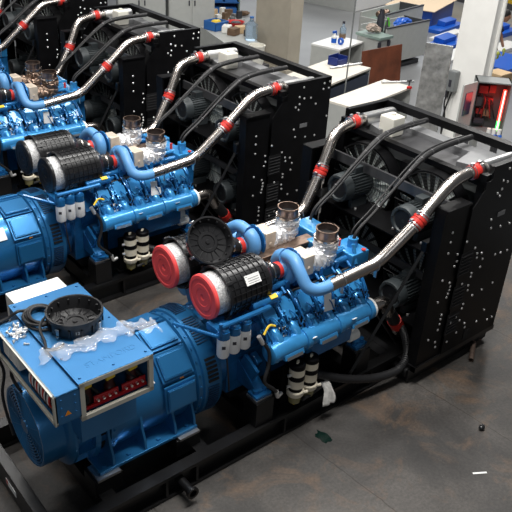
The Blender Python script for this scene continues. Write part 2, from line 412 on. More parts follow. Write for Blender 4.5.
for s in (-1, 1):
    nrm = V((0, s*.766, .643)).normalized(); rot = RX(-s*50)
    for i, x in enumerate(HX):
        c = V((x, CY+s*.43, 1.196))
        m = MB(); m.box(c, (.18, .26, .10), rot, .012)
        m.box(c - nrm*.06 + V((0, s*.05, -.03)), (.17, .22, .10), rot, .01)
        m.cyl(c + V((-.05, s*.13, -.06)), c + V((-.05, s*.19, -.16)), .03, n=10); m.cyl(c + V((.05, s*.13, -.06)), c + V((.05, s*.18, -.16)), .025, n=10)
        for k in range(3): m.box(c + V((rnd.uniform(-.08, .08), s*rnd.uniform(.12, .18), rnd.uniform(-.2, -.06))), (rnd.uniform(.03, .07), rnd.uniform(.03, .06), rnd.uniform(.04, .09)), rot, .005)
        hd = m.build('cylinder_head', 'eng', eng)
        m = MB()   # rocker cover: six sided lid with a rim
        pts = [(-.08, -.05), (-.055, -.105), (.03, -.105), (.05, -.085), (.08, -.06), (.08, .04), (.05, .07), (.03, .11), (-.04, .11), (-.06, .08), (-.08, .07)]
        for sc, h0, h1 in ((1, .045, .085), (.82, .085, .105)):
            m.prism([c + rot @ V((px*sc, py*sc, h0)) for px, py in pts], nrm*(h1-h0))
        for px, py in pts[::2]: m.hexb(c + rot @ V((px*.86, py*.86, .105)), nrm, .010, .008)
        m.build('rocker_cover', 'engl', eng)
        m = MB()
        m.tube(spline([c + V((-.09, s*.04, .1)), c + V((-.11, s*.12, .06)), c + V((-.10, s*.2, -.04)), c + V((-.06, s*.22, -.16))], 5), .009, 6)
        m.tube(spline([c + V((.0, s*.10, .06)), c + V((.02, s*.18, .03)), c + V((.06, s*.20, -.06)), c + V((.1, s*.19, -.02))], 5), .007, 6)
        m.tube(spline([c + V((-.08, -s*.14, .13)), c + V((0, -s*.1, .17)), c + V((.07, -s*.16, .12))], 5), .009, 6)
        m.build('injector_line', 'eng', eng)
        if s < 0 and i in (1, 4, 5):
            m = MB(); m.box(c + V((.07, -.24, -.17)), (.045, .02, .075), RX(15), .006); m.build('sensor_plug', 'paper', eng)
        m = MB(); m.box(c + V((.10, s*.125, -.105)), (.055, .08, .09), rot, .012); m.cyl(c + V((.10, s*.14, -.09)), c + V((.10, s*.20, -.03)), .016, n=8); m.build('dark_gap_body', 'black', eng)  # black body sized to put shade into the gaps between necks
    # water-cooled manifold with branch necks and collars
    ym, zm = CY+s*.65, .985
    m = MB()
    prof = [(0, 0), (0, .075), (.012, .093), (.05, .098)]
    for k in range(3):
        a = .05+k*.40
        prof += [(a+.005, .092), (a+.33, .092), (a+.335, .106), (a+.385, .106), (a+.39, .092)]
    prof += [(1.24, .092), (1.255, .075), (1.255, 0)]
    m.lathe((3.38, ym, zm), (1, 0, 0), prof, 28)
    for x in HX: m.tube(spline([(x-.0, CY+s*.52, 1.12), (x+.01, CY+s*.59, 1.10), (x+.02, CY+s*.645, 1.03)], 5), .05, 12)
    for x in (3.44, 3.85, 4.26):
        m.box((x+.16, ym+s*.085, zm-.035), (.22, .04, .05), RX(s*20), .005)
    man = m.build('water_manifold', 'engl', eng)
    for x in (3.6, 4.01, 4.42):
        m = MB(); m.box((x, ym+s*.1085, zm-.043), (.18, .004, .03), RX(s*20)); m.build('data_plate', 'alu', eng)
    for x in (3.83, 4.33):
        m = MB(); m.box((x, ym+s*.086, zm+.045), (.05, .004, .035), RX(-s*62)); m.build('manifold_tag', 'paper', eng)
    # side cooler below the manifold, common rail above
    m = MB(); m.b2((3.86, CY+s*.58-.06, .68), (4.45, CY+s*.58+.06, .87), .02); m.build('oil_cooler', 'eng', eng)
    m = MB(); m.cyl((3.34, CY+s*.34, 1.40), (4.66, CY+s*.34, 1.40), .032, n=12)
    for x in HX: m.box((x+.1, CY+s*.34, 1.39), (.05, .085, .08), None, .008); m.cyl((x+.04, CY+s*.34, 1.40), (x+.04, CY+s*.42, 1.35), .015, n=8)
    m.cyl((3.30, CY+s*.49, 1.41), (3.60, CY+s*.49, 1.415), .043, n=16, bev=.008); m.box((3.36, CY+s*.47, 1.38), (.05, .11, .12), None, .01); m.box((3.56, CY+s*.44, 1.37), (.05, .14, .08), None, .01); m.cyl((3.60, CY+s*.49, 1.415), (3.66, CY+s*.45, 1.40), .02, n=10)
    m.build('fuel_rail', 'eng', eng)
    m = MB(); m.box((3.52, CY+s*.51, 1.450), (.075, .04, .01), RX(-s*25)); m.build('rail_tag', 'yellow', eng)
    # mounts
    for x in (3.36, 4.6):
        m = MB(); m.prism([(x-.05, CY+s*.3, .80), (x-.05, CY+s*.52, .66), (x-.05, CY+s*.62, .58), (x-.05, CY+s*.62, .54), (x-.05, CY+s*.3, .54)], (.1, 0, 0))
        m.box((x, CY+s*.60, .55), (.17, .13, .03), None, .006); m.cyl((x-.045, CY+s*.60, .56), (x-.045, CY+s*.60, .60), .028, n=12); m.cyl((x+.045, CY+s*.60, .56), (x+.045, CY+s*.60, .60), .028, n=12)
        m.box((x-.03, CY+s*.47, .74), (.03, .2, .2), RX(-s*25)); m.box((x+.05, CY+s*.45, .78), (.06, .12, .14), RX(-s*25), .01)
        m.build('engine_mount', 'eng', eng)
        m = MB(); m.box((x, CY+s*.60, .525), (.18, .14, .02)); m.build('mount_pad', 'alu', eng)
        m = MB(); m.b2((x-.10, CY+s*.60-.09, .25), (x+.10, CY+s*.60+.09, .515), .004); m.build('mount_pedestal', 'skid', eng)
for s in (-1, 1):
    rq = random.Random(40+s)
    for i in range(7):
        x = 3.40 + .2025*i
        m = MB(); yy = CY+s*.42
        m.tube(spline([(x, yy-s*.10, 1.36), (x-.005, yy+s*.02, 1.31), (x+.005, yy+s*.12, 1.21), (x, yy+s*.19, 1.08)], 6), .012, 8)
        m.tube(spline([(x+.02, yy-s*.12, 1.38), (x+.02, yy+s*.04, 1.30), (x+.02, yy+s*.14, 1.19), (x+.03, yy+s*.2, 1.06)], 6), .008, 6)
        for k in range(3): m.hexb((x+rq.uniform(-.03, .03), yy+s*rq.uniform(-.1, .2), 1.30-.1*k), (0, s*.6, .8), .016, .03)
        m.build('pipe_bundle', 'engl' if i % 2 else 'eng', eng)
    for i in range(16):
        x = 3.36+1.28*rq.random(); q = RX(-s*rq.uniform(10, 60)); m = MB(); z = 1.05+.2*rq.random(); y = CY+s*(.60-.35*(z-1.05))
        m.box((x, y, z), (rq.uniform(.03, .08), rq.uniform(.03, .06), rq.uniform(.03, .07)), q, .006); m.cyl((x, y, z), V((x, y, z))+q @ V((0, 0, .06)), .012, n=8); m.build('fitting', ('engl', 'eng', 'eng', 'black')[i % 4], eng)
    m = MB(); m.tube(spline([(3.32, CY+s*.40, 1.33), (3.6, CY+s*.405, 1.325), (3.9, CY+s*.40, 1.33), (4.2, CY+s*.405, 1.325), (4.6, CY+s*.40, 1.33)]), .012, 8); m.build('wiring_loom', 'rub', eng)
# heat-darkened exhaust log in the valley, gear train cover, hoses
m = MB(); m.cyl((3.5, CY-.12, 1.36), (4.6, CY-.12, 1.36), .06, n=16); m.cyl((3.5, CY+.12, 1.36), (4.6, CY+.12, 1.36), .06, n=16)
for x in HX: m.box((x, CY, 1.36), (.1, .34, .06), None, .01)
for y in (-.12, .12): m.b2((3.7, CY+y-.07, 1.40), (4.55, CY+y+.07, 1.435), .01)
m.build('exhaust_log', 'rust', eng)
m = MB(); m.b2((4.56, CY-.42, 1.28), (4.80, CY-.12, 1.46), .02); m.b2((4.56, CY+.12, 1.28), (4.80, CY+.42, 1.46), .02); m.cyl((4.7, CY-.28, 1.46), (4.7, CY-.28, 1.55), .05, n=14); m.b2((4.45, CY-.1, 1.36), (4.75, CY+.1, 1.44), .015)
m.cyl((4.62, CY-.42, 1.36), (4.62, CY-.36, 1.54), .02, n=10)
m.tube(spline([(4.2, CY-.28, 1.45), (4.4, CY-.3, 1.47), (4.6, CY-.26, 1.45)]), .022, 8); m.tube(spline([(3.7, CY-.24, 1.42), (4.0, CY-.3, 1.44), (4.3, CY-.24, 1.42)]), .018, 8)
m.build('gear_case', 'engl', eng)
m = MB(); m.cyl((4.73, CY-.40, 1.462), (4.73, CY-.40, 1.475), .022, n=10); m.build('filler_cap', 'red', eng); m = MB(); m.cyl((4.6, CY-.2, 1.46), (4.6, CY-.2, 1.53), .016, n=10); m.build('filler_cap', 'red', eng)
for s in (-1, 1):
    m = MB(); m.cyl((4.80, CY+s*.18, .62), (4.9, CY+s*.18, .62), .09, n=20); m.cyl((4.83, CY, 1.12), (4.88, CY, 1.12), .13, n=24); m.build('belt_pulley', 'blackm', eng)
m = MB()
for x, y, z in ((4.5, CY-.56, .78), (4.53, CY-.6, .70), (4.42, CY-.58, .72)): m.cyl((x-.1, y, z), (x+.03, y, z), .06, n=16, bev=.01)
m.build('end_filter_canister', 'white', eng)
for t in ((3.33, 3.66, 1.22), (3.95, 3.62, 1.26)):
    pass
for x, z, h in ((3.58, 1.10, .11), (4.10, 1.22, .16), (4.16, 1.17, .09)):
    m = MB(); m.box((x, CY-.60, z), (.085 if h > .1 else .06, .006, h), RX(-14) @ RY(6)); w = m.build('paper_tag', 'paper', eng); w['label'] = 'white paper tag tied to the engine'
# oil filters under a blue header
m = MB()
for x in (2.965, 3.075, 3.185):
    m.cyl((x, 3.74, 1.29), (x, 3.74, 1.36), .055, n=14); m.ball((x, 3.74, 1.36), .05)
m.b2((2.92, 3.74, 1.29), (3.25, 3.92, 1.36), .01); m.b2((3.08, 3.82, 1.0), (3.14, 3.9, 1.3), .01)
m.tube([(2.92, 3.72, 1.42), (3.42, 3.72, 1.42)], .022, 10); m.tube(fillet([(2.72, 4.1, 1.32), (2.92, 3.72, 1.32), (2.92, 3.72, 1.45)], .04), .016, 8)
m.tube([(3.42, 3.72, 1.42), (3.42, 3.9, 1.3)], .022, 10)
head = m.build('oil_filter_header', 'eng', GS)
for x in (2.965, 3.075, 3.185):
    m = MB(); m.lathe((x, 3.74, 1.29), (0, 0, -1), [(0, 0), (0, .053), (.17, .053), (.185, .045), (.185, 0)], 20); fl = m.build('oil_filter', 'filt', head)
    m = MB(); m.cyl((x, 3.74, 1.085), (x, 3.74, 1.105), .018, n=8); m.build('drain_plug', 'bolt', head)
    m = MB(); m.box((x-.028, 3.742-.046, 1.22), (.03, .003, .03), RZ(-30)); m.build('printed_mark', 'ink', head)
m = MB(); m.tube(spline([(2.99, 3.72, 1.1), (3.0, 3.70, .9), (3.03, 3.72, .72)]), .008, 6); m.build('sample_line', 'rub', head)
# hose with metal ends in front of the block
m = MB(); m.tube(spline([(3.30, 3.66, 1.17), (3.36, 3.62, 1.05), (3.35, 3.60, .92), (3.30, 3.58, .78), (3.40, 3.58, .66), (3.46, 3.58, .58)]), .016, 10); hs = m.build('fuel_hose', 'rub', GS)
m = MB(); m.cyl((3.28, 3.67, 1.21), (3.315, 3.65, 1.13), .02, n=10); m.build('hose_end', 'bolt', hs); m = MB(); m.cyl((3.45, 3.58, .60), (3.47, 3.58, .53), .02, n=10); m.cyl((3.47, 3.58, .53), (3.53, 3.6, .53), .018, n=10); m.build('hose_end', 'bolt', hs)
m = MB(); m.tube(spline([(3.29, 3.62, 1.25), (3.36, 3.64, 1.30), (3.42, 3.63, 1.28)]), .010, 8); m.build('dipstick_handle', 'yellow', GS)

# ---- fuel separators on their bracket
m = MB(); m.b2((3.62, 3.70, .25), (3.98, 3.73, .70)); m.b2((3.6, 3.68, .25), (4.0, 3.78, .28)); m.tube([(3.46, 3.72, .30), (3.46, 3.72, .88)], .03, 4); br = m.build('separator_bracket', 'black', GS)
for x in (3.715, 3.88):
    y = 3.615
    m = MB(); m.lathe((x, y, .33), (0, 0, 1), [(0, 0), (0, .035), (.01, .055), (.10, .068), (.10, 0)], 20); sp = m.build('separator_bowl', 'bowl', GS)
    m = MB(); m.cyl((x, y, .30), (x, y, .33), .014, n=8); m.build('drain_tap', 'yellow', sp)
    m = MB(); m.lathe((x, y, .42), (0, 0, 1), [(0, 0), (0, .074), (.015, .083), (.05, .083), (.06, .072), (.06, 0)], 20); m.cyl((x+.05, y-.05, .445), (x+.09, y-.07, .45), .016, n=8); m.build('separator_base', 'creamf', sp)
    for z0, z1 in ((.52, .61), (.65, .73)):
        m = MB(); m.cyl((x, y, z0), (x, y, z1), .072, n=24); m.build('separator_shell', 'creamf', sp)
    m = MB(); m.cyl((x, y, .48), (x, y, .525), .066, n=24); m.build('separator_band', 'black', sp); m = MB(); m.cyl((x, y, .605), (x, y, .655), .075, n=24); m.build('separator_band', 'black', sp); m = MB(); m.lathe((x, y, .725), (0, 0, 1), [(0, 0), (0, .073), (.04, .073), (.05, .064), (.05, 0)], 24); m.build('separator_lid', 'black', sp)
    m = MB(); m.box((x, y, .782), (.05, .018, .01), RZ(35)); m.hexb((x, y, .776), (0, 0, 1), .014, .018); m.build('lid_bolt', 'creamf', sp)
    m = MB(); m.cyl((x-.06, y+.0, .66), (x-.10, y+.01, .66), .014, n=8); m.cyl((x-.06, y, .54), (x-.10, y+.01, .54), .014, n=8); m.build('pipe_union', 'bolt', sp)
m = MB(); m.tube([(3.76, 3.56, .36), (4.08, 3.60, .36)], .018, 10); m.build('drain_hose', 'rub', GS)
# thick corrugated hose to the bottom of the radiator
pts = spline([(3.93, 3.70, .52), (4.07, 3.64, .45), (4.33, 3.565, .33), (4.70, 3.51, .20), (5.02, 3.48, .17), (5.16, 3.50, .28), (5.20, 3.58, .43), (5.20, 3.66, .54)], 16)
m = MB(); m.tube(pts, .04, 12, rr=[.040 + .004*(i % 2) for i in range(len(pts))]); m.build('corrugated_hose', 'rub', GS)
# water outlet elbow, red coupling, lower steel elbow
m = MB(); m.tube(fillet([(4.62, 3.65, .985), (4.86, 3.65, .985), (4.98, 3.68, .78)], .12), .062, 18); wo = m.build('water_outlet', 'chrome', GS)
m = MB(); m.cyl((4.61, 3.65, .985), (4.655, 3.65, .985), .10, n=24, bev=.01); m.build('outlet_flange', 'white', wo); m = MB(); m.tube([(4.97, 3.68, .80), (5.13, 3.70, .61)], .066, 16); m.build('rubber_sleeve', 'rub', wo)
m = MB(); m.tube([(5.12, 3.70, .62), (5.20, 3.71, .52)], .074, 18); m.build('hose_coupling', 'red', wo)
m = MB(); m.tube(fillet([(5.19, 3.71, .53), (5.25, 3.72, .42), (5.5, 3.74, .38)], .1), .064, 18); m.build('lower_elbow', 'chrome', wo)

# ---- turbochargers, air filters, charge air pipes (both banks)
def band(m, p, d, r, w=.022, n=24):
    d = V(d).normalized(); m.cyl(V(p)-d*w/2, V(p)+d*w/2, r, n=n)
for s in (-1, 1):
    yt = CY + s*.265; zt = 1.50
    m = MB()   # compressor snail
    n = 40; pts = []; rr = []
    for i in range(n+1):
        a = PI*.5 - 2*PI*i/n*.97; pts.append((3.86, yt + s*math.cos(a)*.105, zt + math.sin(a)*.105)); rr.append(.045+.022*i/n)
    m.tube(pts, .05, 14, rr=rr)
    m.lathe((3.78, yt, zt), (1, 0, 0), [(0, 0), (0, .06), (.03, .07), (.06, .10), (.13, .11), (.14, .0)], 28)
    tc = m.build('turbocharger', 'sil', GS); tc['label'] = 'blue turbocharger'
    m = MB(); m.lathe((3.94, yt, zt), (1, 0, 0), [(0, 0), (0, .155), (.014, .155), (.014, .10), (.05, .09), (.05, 0)], 32); m.build('turbo_backplate', 'eng', tc)
    m = MB(); m.box((4.05, yt-.01, zt+.0), (.13, .20, .20), None, .012); m.hexb((4.05, yt-.11, zt-.02), (0, -1, 0), .018, .01); m.build('heat_shield', 'shield', tc)
    m = MB(); m.box((4.06, yt, zt-.13), (.24, .2, .06), None, .01); m.b2((3.9, yt-.09, 1.33), (4.2, yt+.09, 1.40)); m.build('turbo_base', 'eng', tc)
    # exhaust outlet
    m = MB(); pts = fillet([(4.10, yt, zt-.035), (4.335, yt, zt-.05), (4.35, yt, 1.60), (4.35, yt, 1.655)], .17, 12)
    pts = [p for i, p in enumerate(pts)]; q_ = []
    for a_, b_ in zip(pts, pts[1:]):
        n_ = max(1, int((b_-a_).length/.018)); q_ += [a_.lerp(b_, j/n_) for j in range(n_)]
    q_.append(pts[-1]); m.tube(q_, .1, 30, rr=[.113+.006*math.sin(i*1.7) for i in range(len(q_))])
    eo = m.build('exhaust_elbow', 'foil', GS, rough=.0065, smooth=0, seed=3+s)
    m = MB(); m.pipe((4.345, yt, 1.655), (4.345, yt, 1.745), .100, .006, 32); m.build('exhaust_outlet', 'burnt', eo); m = MB(); m.cyl((4.345, yt, 1.68), (4.345, yt, 1.685), .094, n=28); m.build('bore_shade', 'hole', eo)  # black disc paints the shade inside the pipe mouth
    m = MB(); m.pipe((4.345, yt, 1.735), (4.345, yt, 1.75), .106, .012, 32); m.build('outlet_rim', 'rust', eo)
    m = MB(); m.pipe((4.345, yt, 1.645), (4.345, yt, 1.665), .118, .02, 32); m.build('outlet_band', 'chrome', eo)
    # air filter
    yf, zf = CY + s*.285, 1.53
    m = MB(); m.lathe((3.07, yf, zf), (1, 0, 0), [(0, .222), (0, .232), (.025, .232), (.03, .218), (.42, .214), (.435, .22), (.45, .205), (.50, .15), (.52, .10), (.58, .086), (.58, .07), (.4, .07), (.38, .205), (.02, .205)], 44, close=True)
    for k in range(7): m.lathe((3.125+k*.054, yf, zf), (1, 0, 0), [(0, .21), (0, .225), (.006, .225), (.006, .21)], 44, close=True)
    for k in range(24):
        a = 2*PI*k/24; m.box((3.29, yf+math.sin(a)*.217, zf+math.cos(a)*.217), (.38, .006, .014), RX(-math.degrees(a)))
    for k in (0, 1, 2, 3):
        a = PI*.25+PI*k/2; m.box((3.09, yf+math.sin(a)*.235, zf+math.cos(a)*.235), (.06, .03, .02), RX(-math.degrees(a)), .004)
    af = m.build('air_filter', 'plast', GS)
    m = MB(); m.lathe((2.965, yf, zf), (1, 0, 0), [(0, 0), (0, .182), (.3, .188), (.3, 0)], 40); m.build('filter_element', 'mesh', af)
    m = MB(); m.lathe((2.945, yf, zf), (1, 0, 0), [(.012, 0), (.012, .02), (.004, .03), (.004, .075), (.0, .08), (.0, .115), (.005, .12), (.005, .155), (0, .16), (.002, .186), (.012, .194), (.035, .194), (.035, .18), (.02, 0)], 40); m.build('filter_end_cap', 'redcap', af)
    if s < 0:
        t = 52; m = MB(); m.box((3.32, yf-math.sin(math.radians(t))*.2265, zf+math.cos(math.radians(t))*.2265), (.15, .085, .004), RX(t)); w = m.build('filter_label', 'paper', af); w['label'] = 'white printed sticker on the filter'
        m = MB()
        for k in range(4):
            tt = t-8+k*5; m.box((3.325, yf-math.sin(math.radians(tt))*.2295, zf+math.cos(math.radians(tt))*.2295), (.11, .005, .002), RX(tt))
        m.box((3.262, yf-math.sin(math.radians(t-9))*.2295, zf+math.cos(math.radians(t-9))*.2295), (.018, .02, .002), RX(t-9)); m.build('label_print', 'alud', af)
    # intake rubber and red coupling
    m = MB(); m.tube([(3.63, yf, zf), (3.68, yf+.003, zf-.005), (3.75, yt, zt)], .075, 18, rr=[.088, .078, .066]); ir = m.build('intake_hose', 'rub', GS)
    m = MB(); m.cyl((3.742, yt, zt), (3.785, yt, zt), .076, n=24); m.build('hose_coupling', 'red', ir)
    m = MB(); band(m, (3.735, yt, zt), (1, 0, 0), .074, .014); m.build('hose_clamp', 'chrome', ir); m = MB(); band(m, (3.655, yf, zf), (1, 0, 0), .09, .016); m.build('hose_clamp', 'chrome', ir)
    # blue moulded pipe down to the charge air line
    y0e = CY-.63 if s < 0 else CY+.585
    pts = spline([(3.86, yt + s*.0, 1.62), (3.845, CY+s*.38, 1.635), (3.83, CY+s*.48, 1.57), (3.84, CY+s*.57, 1.47), (3.90, CY+s*.615, 1.43 - (.04 if s > 0 else 0)), (4.0, y0e, 1.42 if s < 0 else 1.37), (4.1, y0e, 1.425 if s < 0 else 1.365)], 8)
    m = MB(); m.tube(pts, .056, 18); m.build('charge_pipe_elbow', 'sil', GS)
    # polished pipe
    y0, y1, y2 = CY+s*.63, CY+s*.685, CY+s*.80
    if s < 0: B1, C1, B2 = V((4.60, y1, 1.50)), V((4.98, CY-.775, 1.86)), V((5.34, y2, 2.175))
    else: B1, C1, B2 = V((4.87, CY+.60, 1.39)), V((5.13, CY+.65, 1.79)), V((5.33, CY+.70, 2.16)); y2 = CY+.75; y0 = CY+.58
    line = fillet([(4.06, y0, 1.42 if s < 0 else 1.36), B1, C1, B2, (5.70, y2, 2.20), (6.22, y2, 2.185)], .12, 10)
    m = MB(); m.tube(line, .057, 20); cp = m.build('charge_air_pipe', 'chrome', GS)
    d1 = (B2 - B1).normalized(); c1 = C1
    d2 = V((1, 0, .02)).normalized(); c2 = V((5.66, y2, 2.197))
    for c, d in ((c1, d1), (c2, d2)):
        m = MB()
        m.lathe(c - d*.06, d, [(0, .058), (0, .068), (.025, .068), (.03, .073), (.05, .073), (.055, .068), (.065, .068), (.07, .073), (.09, .073), (.095, .068), (.12, .068), (.12, .058)], 28)
        m.build('hose_coupling', 'red', cp)
        a, x, y = frame(d)
        for q in (-1, 1):
            m = MB(); band(m, c+d*q*.048, d, .0705, .014); m.box(c+d*q*.048-y*.08, (.03, .03, .025)); m.build('hose_clamp', 'alu', cp)
            m = MB(); band(m, c+d*q*.075, d, .063, .012); m.build('pipe_bead', 'alu', cp)
    for f_ in (.25, .95):
        m = MB()
        p = V((4.06, y0, 1.42 if s < 0 else 1.36)).lerp(B1, f_); m.tube([p+V((0, .061*math.cos(a), .061*math.sin(a))) for a in [2*PI*i/20 for i in range(21)]], .005, 5); m.box(p+V((0, s*.02, -.09)), (.006, .03, .07)); m.build('pipe_clip', 'alu', cp)
    m = MB(); m.box(c1+d1*.18-V((0, -s*.0, .1)), (.03, .03, .03)); m.build('pipe_stud', 'bolt', cp)
    m = MB(); m.tube([(5.80, y2, 2.193), (6.24, y2, 2.186)], .074, 24); m.lathe((6.24, y2, 2.186), (1, 0, 0), [(0, .074), (.04, .07), (.06, .04), (.06, 0)], 24); m.build('cast_inlet_pipe', 'alu', cp)
    # coolant hose from the back of the cooler down to the thermostat housing
    yh = CY + s*.29
    hl = spline([(6.30, yh, 2.24), (5.90, yh, 2.235), (5.62, yh-s*.0, 2.20), (5.45, yh, 2.12), (5.20, yh, 1.95), (4.95, yh, 1.76), (4.74, yh, 1.62), (4.68, yh, 1.50)], 10)
    m = MB(); m.tube(hl, .028, 10, rr=[.030 if i < 30 else (.028 - .012*min(1, (i-30)/10)) for i in range(len(hl))]); ch = m.build('vent_hose', 'rub', GS)
    for i in (6, 18, 25, 33, 48):
        m = MB(); band(m, hl[i], hl[i+1]-hl[i], .033 if i < 30 else .024, .009, 12); m.build('cable_tie', 'corep', ch)
    m = MB(); m.tube([(p[0], p[1]-s*.045, p[2]+.012) for p in hl[2:66]], .010, 6); m.build('sensor_cable', 'rub', ch)

# ---- radiator frame
YN, YS = 3.34, 5.26
m = MB()
m.b2((6.35, YN, 2.20), (6.45, YS, 2.28)); m.b2((6.35, YN, .23), (6.45, YS, .33))
for y in (YN+.02, YS-.10):
    m.b2((5.66, y, .23), (5.74, y+.08, 2.20)); m.b2((6.37, y, .23), (6.45, y+.08, 2.20)); m.b2((5.66, y, 2.02), (6.4, y+.06, 2.10))
m.b2((5.66, YN, 2.08), (5.74, YS, 2.14)); m.b2((5.66, YN, .23), (5.74, YS, .35)); m.b2((5.66, CY-.05, .25), (5.74, CY+.05, 2.0))
rf = m.build('radiator_frame', 'black', GS)
m = MB(); m.b2((5.47, YN+.12, 1.80), (5.50, YS-.12, 1.90)); m.b2((5.47, YN+.12, .97), (5.50, YS-.12, 1.05)); m.build('motor_rail', 'corep', rf); m = MB(); m.b2((5.2, YN+.12, 1.44), (5.60, YS-.12, 1.455)); m.b2((5.2, YN+.12, .60), (5.60, YS-.12, .615))
m.build('motor_shelf', 'black', rf)
m = MB(); m.b2((5.78, YN+.06, .3), (6.3, YS-.06, 1.94)); m.build('radiator_core', 'fin', GS)
# side panels
BO = [(5.46, 1.44), (5.47, 1.36), (5.45, 1.31), (5.71, 1.44), (5.77, 1.36), (5.78, 1.31), (5.85, 1.34), (5.89, 1.26), (5.88, 1.17), (5.75, 1.14), (5.75, 1.1), (5.43, 1.13), (5.45, 1.08), (5.62, 1.06), (5.45, 1.04), (5.44, 1.0), (5.43, 0.96), (5.74, 1.0), (5.75, 0.94), (5.86, 0.84), (6.02, 0.85), (6.2, 0.87), (6.11, 1.24), (6.21, 1.23), (6.33, 1.22), (6.17, 0.54), (6.28, 0.37), (6.37, 0.37), (6.07, 0.43), (5.73, 0.78), (5.72, 0.73), (5.41, 0.76), (5.41, 0.71), (5.65, 0.65), (5.41, 0.65), (5.4, 0.58), (5.57, 0.61), (5.73, 0.58), (5.84, 0.5), (5.86, 0.44), (5.72, 0.43), (5.27, 0.51), (5.4, 0.43), (5.42, 0.36), (5.58, 0.37), (5.54, 1.56), (6.01, 2.07), (5.94, 2.01), (5.93, 1.94), (5.88, 1.7), (5.91, 1.6), (6.08, 1.57), (6.24, 1.56), (5.99, 2.21), (5.93, 2.1), (5.88, 1.98), (6.12, 2.06), (6.21, 1.97), (6.33, 2.21), (6.42, 2.22), (6.32, 2.14), (6.41, 2.14), (6.42, 1.78), (6.42, 1.4), (5.3, 1.72), (5.3, 1.62), (5.3, 1.5), (5.3, 1.2), (5.3, .95)]
for s in (-1, 1):
    yo = CY + s*.96; yi = yo - s*.008
    ya, yb = min(yo, yi), max(yo, yi)
    m = MB(); m.prism([(5.52, ya, .23), (6.45, ya, .23), (6.45, ya, 2.28), (5.74, ya, 2.28), (5.74, ya, 2.16), (5.52, ya, 1.9)], (0, yb-ya, 0))
    m.b2((5.74, min(yi, yi-s*.05), 2.27), (6.45, max(yi, yi-s*.05), 2.28))
    sp = m.build('side_panel', 'black', GS)
    m = MB(); m.prism([(5.16, ya+.02, .23), (5.50, ya+.02, .23), (5.50, ya+.02, 1.96), (5.16, ya+.02, 1.98)], (0, yb-ya, 0))
    m.b2((5.14, min(yo+.02, yo-s*.14), .23), (5.165, max(yo, yo-s*.14), 1.98)); m.b2((5.14, min(yo, yo-s*.14), 1.96), (5.5, max(yo, yo-s*.14), 1.98)); m.build('front_post', 'black', sp)
    m = MB()
    for zc in (1.30, .93, .6):
        m = MB()
        for k in range(6):
            m.box((5.60, yo+s*.002, zc-.11+k*.04), (.17, .012, .016), RX(s*-25))
        m.box((5.6, yo+s*.001, zc), (.2, .003, .26)); m.build('louvre', 'hole', sp)
    m = MB(); m.box((5.92, yo+s*.002, .33), (.10, .006, .12)); m.build('service_opening', 'hole', sp)
    if s < 0:
        for i, (x, z) in enumerate(BO):
            yy = yo + (.02 if x < 5.5 else 0)
            if i == 0:
                m = MB(); m.lathe((x, yo, z), (0, -1, 0), [(-.006, 0), (-.006, .015), (.004, .014), (.009, .008), (.009, 0)], 10); b0 = m.build('panel_bolt', 'bolt', sp); bx, bz, by = x, z, yo; b0.location = (0, yy-yo, 0)
            else: inst(b0, sp, (x-bx, yy-by, z-bz))
        m = MB(); m.box((6.03, yo-.004, 1.73), (.12, .004, .05), RY(0)); st = m.build('panel_sticker', 'alud', sp); st['label'] = 'grey sticker on the side panel'
# diagonal braces
for s in (-1, 1):
    m = MB(); m.tube([(5.16, CY+s*.78, 1.55), (4.42, CY+s*.68, .25)], .02, 4); m.tube([(4.75, CY+s*.6, .9), (5.2, CY+s*.62, .3)], .010, 6); m.box((4.42, CY+s*.68, .262), (.12, .08, .02)); m.box((5.16, CY+s*.79, 1.56), (.1, .06, .1)); m.build('brace', 'skid', rf)
